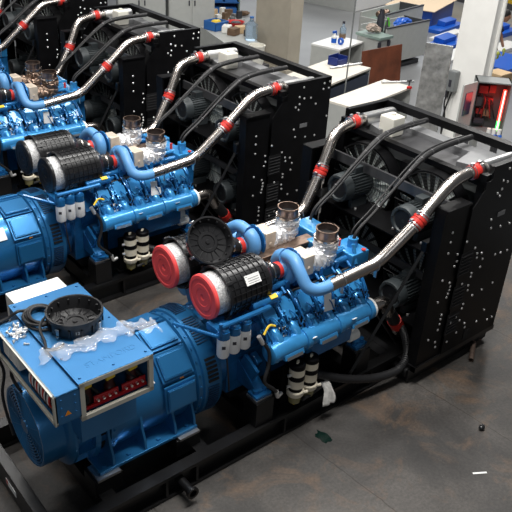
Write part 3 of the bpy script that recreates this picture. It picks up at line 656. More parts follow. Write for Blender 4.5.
# fans and motors: two by two
for yf in (CY-.45, CY+.43):
    for zf in (1.66, .82):
        m = MB()
        m.lathe((5.60, yf, zf), (1, 0, 0), [(-.05, .395), (-.05, .415), (.10, .415), (.10, .395)], 40, close=True); fan = m.build('fan_ring', 'black', GS)
        m = MB()
        for k in range(20):
            a = 2*PI*k/20; q = RX(math.degrees(a))
            pts = []
            for t, w, tw in ((.10, .07, .045), (.38, .13, .03)):
                pts.append((t, w, tw))
            v = [V((5.62-.045, yf, zf)) + q @ V(p) for p in ((0, -.02, .09), (0, -.05, .385), (.05, .03, .385), (.05, .015, .09))]
            m.prism(v, (.006, 0, 0))
        m.lathe((5.55, yf, zf), (1, 0, 0), [(0, 0), (0, .09), (.1, .1), (.1, 0)], 20); m.build('fan_blades', 'blade', fan)
        m = MB()
        for r in [.08+.032*i for i in range(11)]:
            m.tube([(5.535, yf+r*math.cos(t), zf+r*math.sin(t)) for t in [2*PI*i/28 for i in range(29)]], .0028, 4, cap=False)
        for k in range(8):
            a = 2*PI*k/8; m.tube([(5.53, yf+.06*math.cos(a), zf+.06*math.sin(a)), (5.53, yf+.41*math.cos(a), zf+.41*math.sin(a))], .005, 4)
        m.build('fan_guard', 'guard', fan)
        ym, zm = yf-.01, zf+.01
        m = MB(); m.lathe((5.16, ym, zm), (1, 0, 0), [(.02, 0), (.02, .10), (0, .115), (.0, .14), (.03, .15), (.11, .15), (.115, .135), (.40, .135), (.40, .10), (.42, 0)], 32)
        for k in range(30):
            a = 2*PI*k/30; m.box((5.41, ym+.142*math.cos(a), zm+.142*math.sin(a)), (.26, .022, .006), RX(math.degrees(a)))
        m.box((5.42, ym, zm+.16), (.12, .1, .08), None, .006); m.box((5.4, ym-.09, zm-.17), (.22, .05, .09)); m.box((5.4, ym+.09, zm-.17), (.22, .05, .09))
        mo = m.build('fan_motor', 'motor', GS)
        m = MB(); m.lathe((5.158, ym, zm), (1, 0, 0), [(.015, .02), (.015, .10)], 24); 
        for k in range(6): m.cyl((5.16, ym+.125*math.cos(k*PI/3), zm+.125*math.sin(k*PI/3)), (5.15, ym+.125*math.cos(k*PI/3), zm+.125*math.sin(k*PI/3)), .008, n=6)
        m.build('motor_end_cover', 'blackm', mo)
        for dx, dy in ((5.3, -.16), (5.52, .18), (5.3, .2)):
            m = MB(); m.cyl((dx, ym+dy, zm-.214), (dx, ym+dy, zm-.196), .012, n=8); m.build('rail_bolt', 'bolt', mo)
# charge air cooler lying on top, end tanks, milky expansion bottle
m = MB(); m.b2((5.78, 3.78, 2.06), (6.14, 4.82, 2.10)); cc = m.build('charge_air_cooler', 'corep', GS)
m = MB(); m.b2((6.14, 3.62, 2.06), (6.30, 4.98, 2.155), .006); m.build('cooler_header', 'alud', cc)
for s in (-1, 1):
    m = MB(); m.prism([(5.80, CY+s*.50, 2.06), (5.92, CY+s*.90, 2.06), (6.32, CY+s*.90, 2.06), (6.32, CY+s*.42, 2.06), (6.1, CY+s*.42, 2.06)], (0, 0, .10)); m.build('cooler_tank', 'alud', cc)
m = MB(); m.b2((5.84, 4.66, 2.10), (6.03, 4.86, 2.31), .02); m.cyl((5.94, 4.76, 2.30), (5.94, 4.76, 2.335), .03, n=16); eb = m.build('expansion_bottle', 'tank', GS); eb['label'] = 'milky white expansion bottle'

# ------------------------------------------------------------------ the other sets of the row
def others(k, label):
    g = copy_tree(GS); g.location = ORG + V((0, (0, 2.86, 5.63, 8.38)[k], 0)); g['label'] = label
    def walk(o):
        for c in o.children:
            if c.name.split('.')[0] == 'filter_end_cap':
                c.material_slots[0].link = 'OBJECT'; c.material_slots[0].material = M['plast']
            if k == 2 and c.name.split('.')[0] == 'exhaust_elbow':
                c.material_slots[0].link = 'OBJECT'; c.material_slots[0].material = M['rust']
            walk(c)
    walk(g)
    for c in list(g.children_recursive):
        if c.name.split('.')[0] in ('filter_label', 'label_print'): bpy.data.objects.remove(c)
    return g
others(1, 'blue diesel generator set behind the nearest one, its two air filters capped in black')
others(2, 'third blue generator set from the front, cut by the left edge, filters half in view')
others(3, 'farthest generator set, only a steel pipe and black radiator frame in the top left corner')

# ================================================================== loose things on and around the nearest set
ORG = V((0, 0, 0))
def lid(name, c, nrm, r, label, h=1.):
    """round plastic filter cover, hollow side up"""
    a, x, y = frame(nrm)
    root = empty(name, c, label, 'filter cover', 'loose filter covers')
    m = MB(); o = V((0, 0, 0))
    m.lathe(o, a, [(0, 0), (0, r*.86), (.008, r*.92), (.07*h, r*.94), (.072*h, r*1.0), (.095*h, r*1.0), (.095*h, r*.93), (.085*h, r*.90), (.03, r*.80), (.022, r*.45), (.03, r*.42), (.03, r*.30), (.022, r*.28), (.022, r*.10), (.032, r*.08), (.032, 0)], 48)
    m.build('cover_shell', 'plast', root)
    m = MB()
    for k in range(16):
        t = 2*PI*k/16; d = x*math.cos(t)+y*math.sin(t); q = Matrix((d, a.cross(d), a)).transposed()
        m.box(d*r*.62 + a*.026, (r*.34, .006, .012), q)
    for k in range(14):
        t = 2*PI*k/14; d = x*math.cos(t)+y*math.sin(t); q = Matrix((d, a.cross(d), a)).transposed()
        m.box(d*r*.95 + a*.045, (.014, .012, .06), q)
        m.box(d*r*.88 + a*.07*h, (.022, .012, .03), q)
    m.build('stiffening_rib', 'plast', root)
    for k in range(4):
        t = 2*PI*k/4+.5; d = x*math.cos(t)+y*math.sin(t); q = Matrix((d, a.cross(d), a)).transposed()
        m = MB(); m.box(d*(r*1.0+.006) + a*.06, (.008, .022, .05), q, .002); m.tube([d*(r+.012)+a*.03+a.cross(d)*.012, d*(r+.016)+a*.02, d*(r+.012)+a*.03-a.cross(d)*.012], .003, 6); m.build('latch_clip', 'alu', root)
    return root
l1 = lid('filter_cover', V((1.905, 4.16, 1.606)), V((0, 0, 1)), .208, 'black round filter cover lying open side up on the blue terminal box', 1.35)
# clock marks on the rim
for txt, t in (('12', -112), ('3', -58), ('9', -160)):
    me = text_mesh(txt, .036, .001); me.materials.clear(); me.materials.append(M['paper'])
    d = V((math.cos(math.radians(t)), math.sin(math.radians(t)), 0)); tang = V((-d.y, d.x, 0))
    me.transform(axes(tang, (0, 0, 1), d, d*.1965 + V((0, 0, .052)))); o = bpy.data.objects.new('rim_mark', me); COL.objects.link(o); o.parent = l1
lid('filter_cover', V((3.19, 4.30, 1.83)), V((-.10, -.72, .62)), .205, 'black round filter cover propped upright against the two red-capped air filters')

# coil of cable beside the cover
m = MB(); pts = []
for i in range(6*24+1):
    a = 2*PI*i/24; k = i/24
    r = .15 + .018*math.sin(k*2.3) - .006*k
    pts.append((1.735 + r*math.cos(a)*.8 + .012*math.sin(k*5), 4.36 + r*math.sin(a) + .01*math.cos(k*3), 1.612 + .006*k + .012*(.5+.5*math.sin(a+k))))
pts += spline([pts[-1], (1.66, 4.22, 1.66), (1.62, 4.06, 1.625), (1.60, 3.99, 1.615), (1.66, 3.96, 1.615), (1.72, 3.97, 1.62)], 6)[1:]
m.tube(pts, .0105, 8); o = m.build('cable_coil', 'rub', loc=(1.745, 4.36, 1.61)); tag(o, 'coil of black cable lying beside the round cover on the blue terminal box', 'cable')
m = MB(); m.tube(spline([(1.80, 4.48, 1.62), (1.66, 4.50, 1.63), (1.60, 4.47, 1.66), (1.54, 4.49, 1.62), (1.45, 4.50, 1.59), (1.40, 4.48, 1.53), (1.39, 4.46, 1.40), (1.43, 4.44, 1.2), (1.40, 4.46, .95), (1.42, 4.4, .6)], 8), .012, 8)
o = m.build('power_cable', 'rub', loc=(1.45, 4.5, 1.59)); tag(o, 'loose black cable hanging over the left end of the regulator cabinet', 'cable')
# crumpled clear wrap
def wrap_strip(path, w, nu, nv, amp, seed):
    rnd = random.Random(seed); m = MB(); P = spline(path, nu); rows = []
    for i, p in enumerate(P):
        t = (P[min(i+1, len(P)-1)]-P[max(i-1, 0)]).normalized(); side = t.cross(V((0, 0, 1))).normalized(); row = []
        ww = w*(.75+.35*math.sin(i*.7)+.1*rnd.random())
        for j in range(nv+1):
            u = j/nv-.5; row.append(m.bm.verts.new(p + side*u*ww + V((0, 0, amp*(1-4*u*u)*.7 + rnd.uniform(0, amp))) + t*rnd.uniform(-.008, .008)))
        rows.append(row)
    for a, b in zip(rows, rows[1:]):
        for j in range(nv): m.bm.faces.new((a[j], a[j+1], b[j+1], b[j]))
    return m
m = wrap_strip([(1.53, 3.96, 1.585), (1.62, 3.92, 1.612), (1.76, 3.885, 1.612), (1.92, 3.895, 1.612), (2.06, 3.89, 1.612), (2.20, 3.88, 1.612), (2.32, 3.84, 1.60), (2.40, 3.83, 1.58)], .19, 8, 12, .022, 5)
o = m.build('plastic_wrap', 'wrap', loc=(1.95, 3.89, 1.61)); tag(o, 'crumpled strip of clear plastic wrap across the top of the blue terminal box', 'plastic wrap')
sm = o.modifiers.new('thick', 'SOLIDIFY'); sm.thickness = .0015
# loose bolts
bx = None; rnd = random.Random(11)
for i in range(34):
    x, y = 1.525 + rnd.gauss(0, .035), 4.30 + rnd.gauss(0, .055)
    x = min(1.59, max(1.45, x)); z = 1.576 + .011*rnd.randint(0, 2)
    if bx is None:
        m = MB(); m.hexb((0, 0, .006), (1, 0, 0), .011, .009); m.cyl((-.03, 0, .006), (0, 0, .006), .0055, n=8); bx = m.build('hex_bolt', 'bolt'); o = bx
    else:
        o = bx.copy(); COL.objects.link(o)
    o.location = (x, y, z+.004); o.rotation_euler = (0, rnd.uniform(-.3, .3), rnd.uniform(0, 6.28))
    tag(o, 'small zinc bolt in the pile on top of the blue regulator cabinet', 'bolt', 'pile of loose bolts on the regulator cabinet')
# white rag hanging on the drain hose
m = MB(); rows = []; rnd = random.Random(4)
prof = [(3.585, .30), (3.565, .34), (3.55, .375), (3.565, .395), (3.60, .40), (3.635, .39), (3.65, .35), (3.645, .28)]
prof = [(3.50, .19), (3.51, .26), (3.53, .33), (3.56, .375), (3.60, .392), (3.635, .375), (3.65, .31)]
for j, (y, z) in enumerate(prof):
    w = .055 if 2 <= j <= 5 else .085
    rows.append([m.bm.verts.new((4.085 + (i/8-.5)*2*w + rnd.uniform(-.008, .008), y + .018*math.sin(i*1.7+j*.5), z + rnd.uniform(-.012, .012))) for i in range(9)])
for a, b in zip(rows, rows[1:]):
    for i in range(8): m.bm.faces.new((a[i], a[i+1], b[i+1], b[i]))
o = m.build('cotton_rag', 'rag', loc=(4.085, 3.58, .35)); tag(o, 'crumpled white rag hung over the black drain hose beside the cream fuel separators', 'rag')
o.modifiers.new('sub', 'SUBSURF').render_levels = 2; sd = o.modifiers.new('th', 'SOLIDIFY'); sd.thickness = .006
# floor litter
m = MB(); m.ball((5.18, 2.53, .026), .036, (1, .8, .7)); m.ball((5.215, 2.54, .018), .02, (1.2, .8, .85)); o = m.build('rubber_plug', 'plast', loc=(5.18, 2.53, 0)); tag(o, 'small black rubber plug lying alone on the bare floor at right', 'plug')
m = MB()
pp = []
rnd = random.Random(9)
for i in range(14):
    a = 2*PI*i/14; r = .075*(.7+.5*rnd.random()); pp.append((3.88+r*math.cos(a)*.8, 3.35+r*math.sin(a)*1.3, .0012))
m.prism(pp, (0, 0, .0015)); M['oil'] = mat('spilt_coolant', (.004, .014, .011), .15); o = m.build('coolant_spill', 'oil', loc=(3.88, 3.35, 0)); tag(o, 'small dark green coolant spill on the floor before the front set', 'spill')
m = MB(); m.box((4.70, 2.20, .002), (.13, .018, .002), RZ(-31)); o = m.build('paper_scrap', 'paper', loc=(4.70, 2.20, 0)); tag(o, 'thin white scrap on the floor near the bottom right corner', 'scrap')

# ================================================================== hall: floor, columns
def floor_mat():
    m = bpy.data.materials.new('worn_floor'); m.use_nodes = True; nt = m.node_tree; N = nt.nodes; L = nt.links; b = N['Principled BSDF']
    tc = N.new('ShaderNodeTexCoord')
    def noise(sc, det=8, dist=0., vec=None):
        n = N.new('ShaderNodeTexNoise'); n.inputs['Scale'].default_value = sc; n.inputs['Detail'].default_value = det; n.inputs['Roughness'].default_value = .65; n.inputs['Distortion'].default_value = dist
        L.new(vec or tc.outputs['Object'], n.inputs['Vector']); return n
    def ramp(f, stops):
        r = N.new('ShaderNodeValToRGB')
        while len(r.color_ramp.elements) < len(stops): r.color_ramp.elements.new(.5)
        for e, (p, c) in zip(r.color_ramp.elements, stops): e.position = p; e.color = (*c, 1)
        L.new(f, r.inputs['Fac']); return r
    def mix(a, bb, f, mode='MIX', fac=None):
        x = N.new('ShaderNodeMix'); x.data_type = 'RGBA'; x.blend_type = mode
        L.new(a, x.inputs['A']); L.new(bb, x.inputs['B'])
        if f is not None: L.new(f, x.inputs['Factor'])
        else: x.inputs['Factor'].default_value = fac
        return x
    n1 = noise(.9, 10, .6); c1 = ramp(n1.outputs['Fac'], [(.32, (.018, .0165, .0155)), (.5, (.044, .040, .036)), (.68, (.088, .079, .07))])
    n2 = noise(1.7, 10, 1.2); r2 = ramp(n2.outputs['Fac'], [(.52, (0, 0, 0)), (.68, (1, 1, 1))]); brown = N.new('ShaderNodeRGB'); brown.outputs[0].default_value = (.12, .075, .045, 1)
    f2 = N.new('ShaderNodeMath'); f2.operation = 'MULTIPLY'; f2.inputs[1].default_value = .7; L.new(r2.outputs['Color'], f2.inputs[0])
    c2 = mix(c1.outputs['Color'], brown.outputs[0], f2.outputs[0])
    n3 = noise(38, 5); c3 = ramp(n3.outputs['Fac'], [(.35, (.75, .75, .75)), (.65, (1.2, 1.2, 1.2))]); c4 = mix(c2.outputs['Result'], c3.outputs['Color'], None, 'MULTIPLY', 1.)
    # plate joints: long seams with uneven spacing
    br = N.new('ShaderNodeTexBrick'); br.inputs['Scale'].default_value = 1; br.inputs['Brick Width'].default_value = 4.4; br.inputs['Row Height'].default_value = 1.5; br.inputs['Mortar Size'].default_value = .007; br.inputs['Mortar Smooth'].default_value = .4
    br.inputs['Color1'].default_value = (.88, .88, .9, 1); br.inputs['Color2'].default_value = (1, 1, 1, 1); br.inputs['Mortar'].default_value = (.5, .45, .42, 1)
    mp = N.new('ShaderNodeMapping'); mp.inputs['Rotation'].default_value = (0, 0, math.radians(86)); mp.inputs['Location'].default_value = (1.3, .55, 0)
    nd = noise(3, 3); ad = N.new('ShaderNodeMixRGB'); ad.blend_type = 'ADD'; ad.inputs['Fac'].default_value = .05
    L.new(tc.outputs['Object'], ad.inputs['Color1']); L.new(nd.outputs['Color'], ad.inputs['Color2']); L.new(ad.outputs['Color'], mp.inputs['Vector']); L.new(mp.outputs['Vector'], br.inputs['Vector'])
    c5 = mix(c4.outputs['Result'], br.outputs['Color'], None, 'MULTIPLY', 1.)
    n4 = noise(90, 2); sp = ramp(n4.outputs['Fac'], [(.74, (0, 0, 0)), (.78, (1, 1, 1))]); wh = N.new('ShaderNodeRGB'); wh.outputs[0].default_value = (.35, .33, .30, 1)
    c6 = mix(c5.outputs['Result'], wh.outputs[0], sp.outputs['Color'])
    L.new(c6.outputs['Result'], b.inputs['Base Color'])
    rr = N.new('ShaderNodeMapRange'); rr.inputs['To Min'].default_value = .38; rr.inputs['To Max'].default_value = .75; L.new(n1.outputs['Fac'], rr.inputs['Value']); L.new(rr.outputs['Result'], b.inputs['Roughness'])
    bp = N.new('ShaderNodeBump'); bp.inputs['Strength'].default_value = .15; bp.inputs['Distance'].default_value = .01; L.new(n3.outputs['Fac'], bp.inputs['Height']); L.new(bp.outputs['Normal'], b.inputs['Normal'])
    return m
M['floor'] = floor_mat()
M['epoxy'] = mat('grey_epoxy', (.20, .205, .21), .34, 0, var=.12, vscale=.8)
m = MB(); m.b2((-3, -3, -.1), (8.6, 16, 0)); f = m.build('floor', 'floor', loc=(0, 0, 0)); tag(f, 'dark worn workshop floor under the generator sets', 'floor', kind='structure')
m = MB(); m.prism([(8.6, -3, -.1), (40, -3, -.1), (40, 40, -.1), (-3, 40, -.1), (-3, 16, -.1), (8.6, 16, -.1)], (0, 0, .1)); f = m.build('floor_aisle', 'epoxy', loc=(0, 0, 0)); tag(f, 'shiny grey painted floor of the far aisle', 'floor', kind='structure')

bgm = dict(
    conc=mat('concrete', (.40, .36, .29), .8, var=.08, vscale=3, bump=.1, bscale=20), colw=mat('column_paint', (.86, .85, .81), .5, var=.04, vscale=3),
    tabt=mat('bench_top', (.70, .66, .58), .5, var=.06, vscale=5), tabw=mat('white_top', (.72, .72, .70), .35), gpan=mat('grey_panel', (.42, .43, .41), .5, var=.04),
    navy=mat('navy_panel', (.02, .03, .055), .5), navyb=mat('navy_bin', (.01, .025, .16), .4), brown=mat('rusty_board', (.15, .042, .018), .6, var=.35, vscale=3, bump=.1, bscale=12),
    blue=mat('blue_sheet', (.01, .10, .50), .35), blued=mat('blue_deep', (.01, .06, .32), .4), card=mat('cardboard', (.60, .43, .25), .7), cardl=mat('board_sheet', (.74, .58, .40), .7),
    yel=mat('yellow_paint', (.55, .36, .02), .5), glass=mat('blue_water', (.55, .68, .80), .08, trans=.85, ior=1.2), green=mat('green_plastic', (.10, .45, .03), .4), tray=mat('green_tray', (.20, .27, .24), .4),
    fluff=mat('dirty_cloth', (.42, .34, .29), .9, bump=1, bscale=20), dgrey=mat('dark_grey', (.05, .05, .055), .5), mgrey=mat('control_grey', (.17, .18, .18), .45), redb=mat('red_plastic', (.55, .02, .02), .35),
    blueb=mat('blue_crate', (.03, .14, .42), .45), skin=mat('skin', (.33, .17, .11), .55), hair=mat('hair', (.012, .010, .010), .6), shirt=mat('navy_shirt', (.012, .015, .035), .8), trous=mat('trousers', (.03, .035, .05), .8),
    glove=mat('work_glove', (.42, .48, .10), .7), wrapg=mat('wrapped_panel', (.34, .34, .33), .22, .4, bump=1., bscale=9, var=.35, vscale=9),
    ledr=mat('led_red', (.9, .05, .03), .4, emit=(1, .05, .03), estr=1.6), ledw=mat('led_pale', (1, .8, .75), .4, emit=(1, .55, .45), estr=1.8), ledg=mat('led_green', (.1, .8, .2), .4, emit=(.05, 1, .2), estr=.9),
    redd=mat('dark_red_plastic', (.20, .012, .012), .4),
    screen=mat('panel_window', (.03, .03, .08), .2), woodd=mat('stained_wood', (.16, .10, .06), .7, var=.3, vscale=6),
)
M.update(bgm)
def bx_(name, lo, hi, m, label=None, cat=None, parent=None, rot=0, piv=None, bev=0., group=None, kind=None):
    mb = MB(); lo, hi = V(lo), V(hi); c = (lo+hi)/2; mb.box((0, 0, 0), hi-lo, None, bev)
    return mb
def thing_box(name, c, d, m, rz, label, cat, group=None, bev=.004):
    mb = MB(); mb.box((0, 0, d[2]/2), d, None, bev); o = mb.build(name, m); o.location = c; o.rotation_euler.z = math.radians(rz); return tag(o, label, cat, group)
def pbox(name, parent, c, d, m, bev=.003, rot=None):
    mb = MB(); mb.box(c, d, rot, bev); return mb.build(name, m, parent)

# columns (structure)
m = MB(); m.b2((-.18, -.58, 0), (.18, .58, 9)); m.b2((-.22, -.62, 0), (.22, .62, .25)); o = m.build('trim_1', 'conc'); o.location = (11.2, 12.60, 0); tag(o, 'square beige concrete column behind the radiators', 'column', kind='structure')
m = MB()
m.b2((0, 0, 0), (.03, .62, 9)); m.b2((.23, 0, 0), (.26, .62, 9)); m.b2((.03, .05, 0), (.23, .57, 9), .0); m.b2((-.1, -.1, 0), (.36, .72, .03))
o = m.build('trim_2', 'colw'); o.location = (10.54, 6.74, 0); tag(o, 'white painted steel column right of centre', 'column', kind='structure')

# benches ------------------------------------------------------------
def bench(name, c, L, D, H, rz, top, label, legs='open', front='navy', cat='workbench'):
    r = empty(name, c, label, cat); r.rotation_euler.z = math.radians(rz)
    pbox('bench_top', r, (0, 0, H-.02), (L, D, .04), top)
    pbox('side_panel', r, (-L/2+.012, 0, H/2-.02), (.024, D-.02, H-.04), 'gpan'); pbox('side_panel', r, (L/2-.012, 0, H/2-.02), (.024, D-.02, H-.04), 'gpan')
    pbox('back_panel', r, (0, D/2-.02, H/2-.02), (L-.06, .02, H-.06), 'dgrey')
    if legs == 'front': pbox('front_panel', r, (0, -D/2+.02, H/2-.05), (L-.07, .02, H-.12), front)
    else: pbox('shelf', r, (0, 0, .2), (L-.06, D-.08, .02), 'dgrey')
    return r
bench('workbench', (10.12, 8.70, 0), 1.95, .62, .8, 11, 'tabt', 'pale-topped grey workbench directly behind the front radiator', 'open')
bench('workbench', (10.42, 10.12, 0), 1.75, .95, .8, 15, 'tabt', 'pale-topped workbench with dark blue front behind the second radiator', 'front')
bench('workbench', (12.28, 11.74, 0), 1.1, .75, .8, 15, 'tabw', 'white-topped table carrying the blue spray bottle', 'open', cat='table')
m = MB(); m.tube([(0, 0, 0), (.85, -.06, 0)], .022, 10); o = m.build('steel_tube', 'alu'); o.location = (10.55, 10.22, .822); o.rotation_euler.z = -.0; tag(o, 'bright steel tube lying on the bench beside the dark blue bin', 'tube')
m = MB(); m.tube([(0, 0, 0), (.6, -.28, 0)], .022, 10); o = m.build('steel_tube', 'alu'); o.location = (10.75, 9.02, .822); tag(o, 'steel tube lying on the near bench beside the small red clamp', 'tube')
r = empty('bench_clamp', (10.95, 8.52, .80), 'small black and red clamp on the near bench by the column', 'clamp')
m = MB(); m.cyl((0, 0, 0), (0, 0, .17), .015, n=10); m.box((0, 0, .16), (.11, .03, .025)); m.build('clamp_bar', 'dgrey', r); m = MB(); m.cyl((-.03, 0, .03), (-.03, -.08, .05), .028, n=12); m.build('clamp_handle', 'redb', r)
r = empty('storage_bin', (10.95, 10.42, .8), 'dark blue open plastic bin on the bench behind the second radiator', 'bin'); r.rotation_euler.z = .2
m = MB(); m.b2((-.18, -.12, 0), (.18, .12, .015)); m.b2((-.18, -.12, 0), (-.165, .12, .16)); m.b2((.165, -.12, 0), (.18, .12, .16)); m.b2((-.18, .105, 0), (.18, .12, .18)); m.b2((-.18, -.12, 0), (.18, -.105, .12)); m.build('bin_shell', 'navyb', r)
# spray bottle
r = empty('spray_bottle', (12.02, 11.62, .80), 'white spray bottle with blue label and trigger on the white table', 'bottle')
m = MB(); m.lathe((0, 0, 0), (0, 0, 1), [(0, 0), (0, .06), (.18, .06), (.22, .03), (.26, .025), (.26, 0)], 16); m.build('bottle_body', 'white', r)
m = MB(); m.cyl((0, 0, .05), (0, 0, .15), .062, n=16); m.build('bottle_label', 'blue', r); m = MB(); m.box((.0, 0, .28), (.10, .04, .05)); m.box((.05, 0, .24), (.015, .02, .08)); m.build('spray_head', 'blue', r)
r = empty('tape_roll', (12.17, 11.55, .80), 'blue tape roll standing beside the spray bottle', 'tape')
m = MB(); m.pipe((-.025, 0, .075), (.025, 0, .075), .075, .03, 20); m.build('tape_ring', 'blue', r)
r = empty('oil_bottle', (12.66, 11.98, .80), 'clear bottle with dark oil and black cap on the far white table', 'bottle')
m = MB(); m.lathe((0, 0, 0), (0, 0, 1), [(0, 0), (0, .075), (.22, .075), (.28, .03), (.33, .028), (.33, 0)], 18); m.build('bottle_glass', 'glass', r); m = MB(); m.cyl((0, 0, .01), (0, 0, .10), .076, n=18); m.build('oil_filling', 'woodd', r); m = MB(); m.cyl((0, 0, .33), (0, 0, .38), .032, n=12); m.build('bottle_cap', 'ink', r)
# leaning board
m = MB(); m.box((0, 0, .46), (1.3, .03, .92), None, .003); o = m.build('rusty_board', 'brown'); o.location = (12.5, 10.5, 0); o.rotation_euler = (math.radians(-6), 0, math.radians(1)); tag(o, 'reddish brown rusty board leaning upright behind the near bench', 'board')
# grey machine bodies with recessed trays
def tray_unit(name, c, L, D, H, rz, label):
    r = empty(name, c, label, 'cabinet'); r.rotation_euler.z = math.radians(rz)
    pbox('front_panel', r, (0, -D/2, H/2+.12), (L, .04, H-.16), 'gpan'); pbox('rim', r, (0, -D/2, H+.05), (L+.02, .06, .03), 'dgrey'); pbox('tray', r, (0, 0, H-.20), (L, D, .03), 'tray'); pbox('rear_panel', r, (0, D/2, H/2+.05), (L, .04, H-.1), 'gpan')
    pbox('end_panel', r, (L/2, 0, H/2+.1), (.04, D, H-.15), 'dgrey'); pbox('end_panel', r, (-L/2, 0, H/2), (.04, D, H-.2), 'gpan'); pbox('foot', r, (0, 0, .05), (L*.9, D*.8, .1), 'dgrey'); return r
tray_unit('machine_cabinet', (14.35, 11.86, 0), 1.75, .75, 1.0, 5, 'grey machine cabinet with recessed tray behind the rusty board')
tray_unit('machine_cabinet', (15.35, 12.85, 0), 2.0, .7, 1.05, 12, 'grey machine cabinet farther back under the cardboard sheet')
r = empty('tray_stand', (13.16, 11.45, 0), 'grey stand with green tray and black corner fittings left of the machine cabinets', 'stand')
r.rotation_euler.z = math.radians(5)
pbox('stand_body', r, (0, 0, .45), (.42, .62, .9), 'gpan'); pbox('tray', r, (0, 0, .93), (.5, .72, .06), 'tray')
for y in (-.25, .25): pbox('corner_fitting', r, (-.05+y*.7, -.335, .80), (.07, .05, .12), 'ink')
m = MB(); m.tube(spline([(-.2, -.34, .75), (-.2, -.36, .5), (-.05, -.37, .4), (.1, -.36, .5), (.12, -.34, .75)]), .014, 6); m.build('cable', 'rub', r)
m = MB(); m.ball((0, 0, .11), .13, (1.2, .9, .75), 3); m.ball((.13, -.05, .07), .09, (1, 1, .7), 3); o = m.build('cleaning_cloth', 'fluff', rough=.02); o.location = (13.12, 11.52, .97); tag(o, 'crumpled beige cleaning cloth on the green tray', 'cloth')
m = MB(); m.lathe((0, 0, 0), (0, 0, 1), [(0, 0), (0, .09), (.34, .09), (.42, .05), (.52, .045), (.52, 0)], 18); o = m.build('black_bottle', 'ink'); o.location = (13.95, 12.0, .82); tag(o, 'tall black bottle standing in the tray of the machine cabinet', 'bottle')
m = MB(); m.lathe((0, 0, 0), (0, 0, 1), [(0, 0), (0, .06), (.2, .06), (.26, .03), (.32, .03), (.32, 0)], 14); o = m.build('green_bottle', 'green'); o.location = (14.1, 11.9, .82); tag(o, 'small bright green bottle beside the tall black bottle', 'bottle')
m = MB(); m.lathe((0, 0, 0), (0, 0, 1), [(0, 0), (0, .05), (.2, .05), (.26, .025), (.36, .022), (.36, 0)], 14); o = m.build('dark_bottle', 'dgrey'); o.location = (13.75, 11.62, .82); tag(o, 'slim dark bottle at the left end of the nearest machine tray', 'bottle')
m = MB(); m.ball((0, 0, .10), .2, (1.5, .8, .7), 3); o = m.build('blue_bag', 'blue', rough=.025); o.location = (14.6, 11.85, .86); tag(o, 'crumpled blue plastic bag in the near machine tray', 'bag')
m = MB(); m.ball((0, 0, .08), .11, (1, 1, .9)); o = m.build('terracotta_cup', 'rust'); o.location = (14.75, 12.75, .92); tag(o, 'left one of two brownish cups in the far machine tray', 'cup', 'brown cups in the far tray')
o2 = o.copy(); COL.objects.link(o2); o2.location = (15.05, 12.8, .92); tag(o2, 'right one of two brownish cups in the far machine tray', 'cup', 'brown cups in the far tray')
# white bench at the top edge
bench('workbench', (19.0, 18.0, 0), 2.4, 2.2, .85, 12, 'tabw', 'large white bench at the top edge beyond the shiny aisle', 'front', 'tabw')
# sheets and blue parts lying on the floor
m = MB(); m.box((0, 0, 0), (2.6, 1.55, .02), None); o = m.build('cardboard_sheet', 'cardl'); o.location = (19.41, 15.1, .5); o.rotation_euler.z = math.radians(22); tag(o, 'large light brown cardboard sheet lying at the top edge', 'cardboard')
m = MB(); m.b2((-1.2, -.7, 0), (1.2, .7, .488)); o = m.build('pallet_stack', 'blued'); o.location = (19.41, 15.1, 0); o.rotation_euler.z = math.radians(22); tag(o, 'dark blue stack carrying the large cardboard sheet', 'stack')
def sheet(c, d, rz, mt, label, bent=True):
    r = empty('sheet_metal_part', c, label, 'panel', 'sheet metal parts on the floor'); r.rotation_euler.z = math.radians(rz)
    pbox('panel', r, (0, 0, d[2]/2), d, mt)
    if bent: pbox('flange', r, (d[0]*.1, d[1]*.1, d[2]+.075), (d[0]*.45, d[1]*.5, .15), mt, .0, RX(8))
    return r
sheet((17.1, 12.36, 0), (1.8, .6, .10), 12, 'blue', 'blue folded panel on the floor right of the machine cabinet, lower of two')
sheet((18.95, 13.75, 0), (1.7, .5, .10), 12, 'blue', 'blue folded panel on the floor farther back, below the cardboard sheet')
sheet((16.5, 11.55, 0), (1.7, .5, .06), 12, 'tabw', 'white flat sheet on the floor between machine cabinet and white column', False)
sheet((18.25, 13.12, 0), (1.7, .3, .06), 12, 'tabw', 'white flat sheet on the floor between the two blue panels', False)
sheet((17.0, 10.35, 0), (1.6, 1.0, .12), 8, 'blue', 'blue flat panel on the floor right of the white column', False)
sheet((18.5, 11.35, 0), (1.3, .5, .1), 8, 'tabw', 'white flat sheet on the floor right of the person', False)
sheet((19.9, 12.5, 0), (1.5, .6, .12), 8, 'blue', 'blue panel on the floor farther back right of the column', True)
r = empty('steel_cupboard', (19.6, 11.05, 0), 'tall blue steel cupboard at the right edge', 'cupboard'); pbox('cupboard_body', r, (0, 0, 1.0), (.8, .8, 2.0), 'blued'); pbox('cupboard_door', r, (-.41, 0, 1.0), (.02, .74, 1.9), 'blued')
r = empty('yellow_machine', (23.6, 16.3, 0), 'yellow machine left of the white column at the top edge', 'machine'); pbox('machine_body', r, (0, 0, .7), (1.0, 1.2, 1.4), 'yel'); pbox('machine_base', r, (0, 0, .1), (1.2, 1.4, .2), 'dgrey')
r = empty('yellow_machine', (24.2, 14.9, 0), 'yellow machine in the top right corner behind the person', 'machine'); pbox('machine_body', r, (0, 0, .8), (1.2, 1.2, 1.6), 'yel'); pbox('machine_base', r, (0, 0, .1), (1.4, 1.4, .2), 'dgrey')
r = empty('cardboard_box', (14.3, 8.75, 0), 'brown cardboard box standing below the hand of the person', 'box'); pbox('carton', r, (0, 0, .3), (.45, .4, .6), 'card'); pbox('box_flap', r, (0, -.24, .62), (.42, .12, .01), 'card', .0, RX(-30))
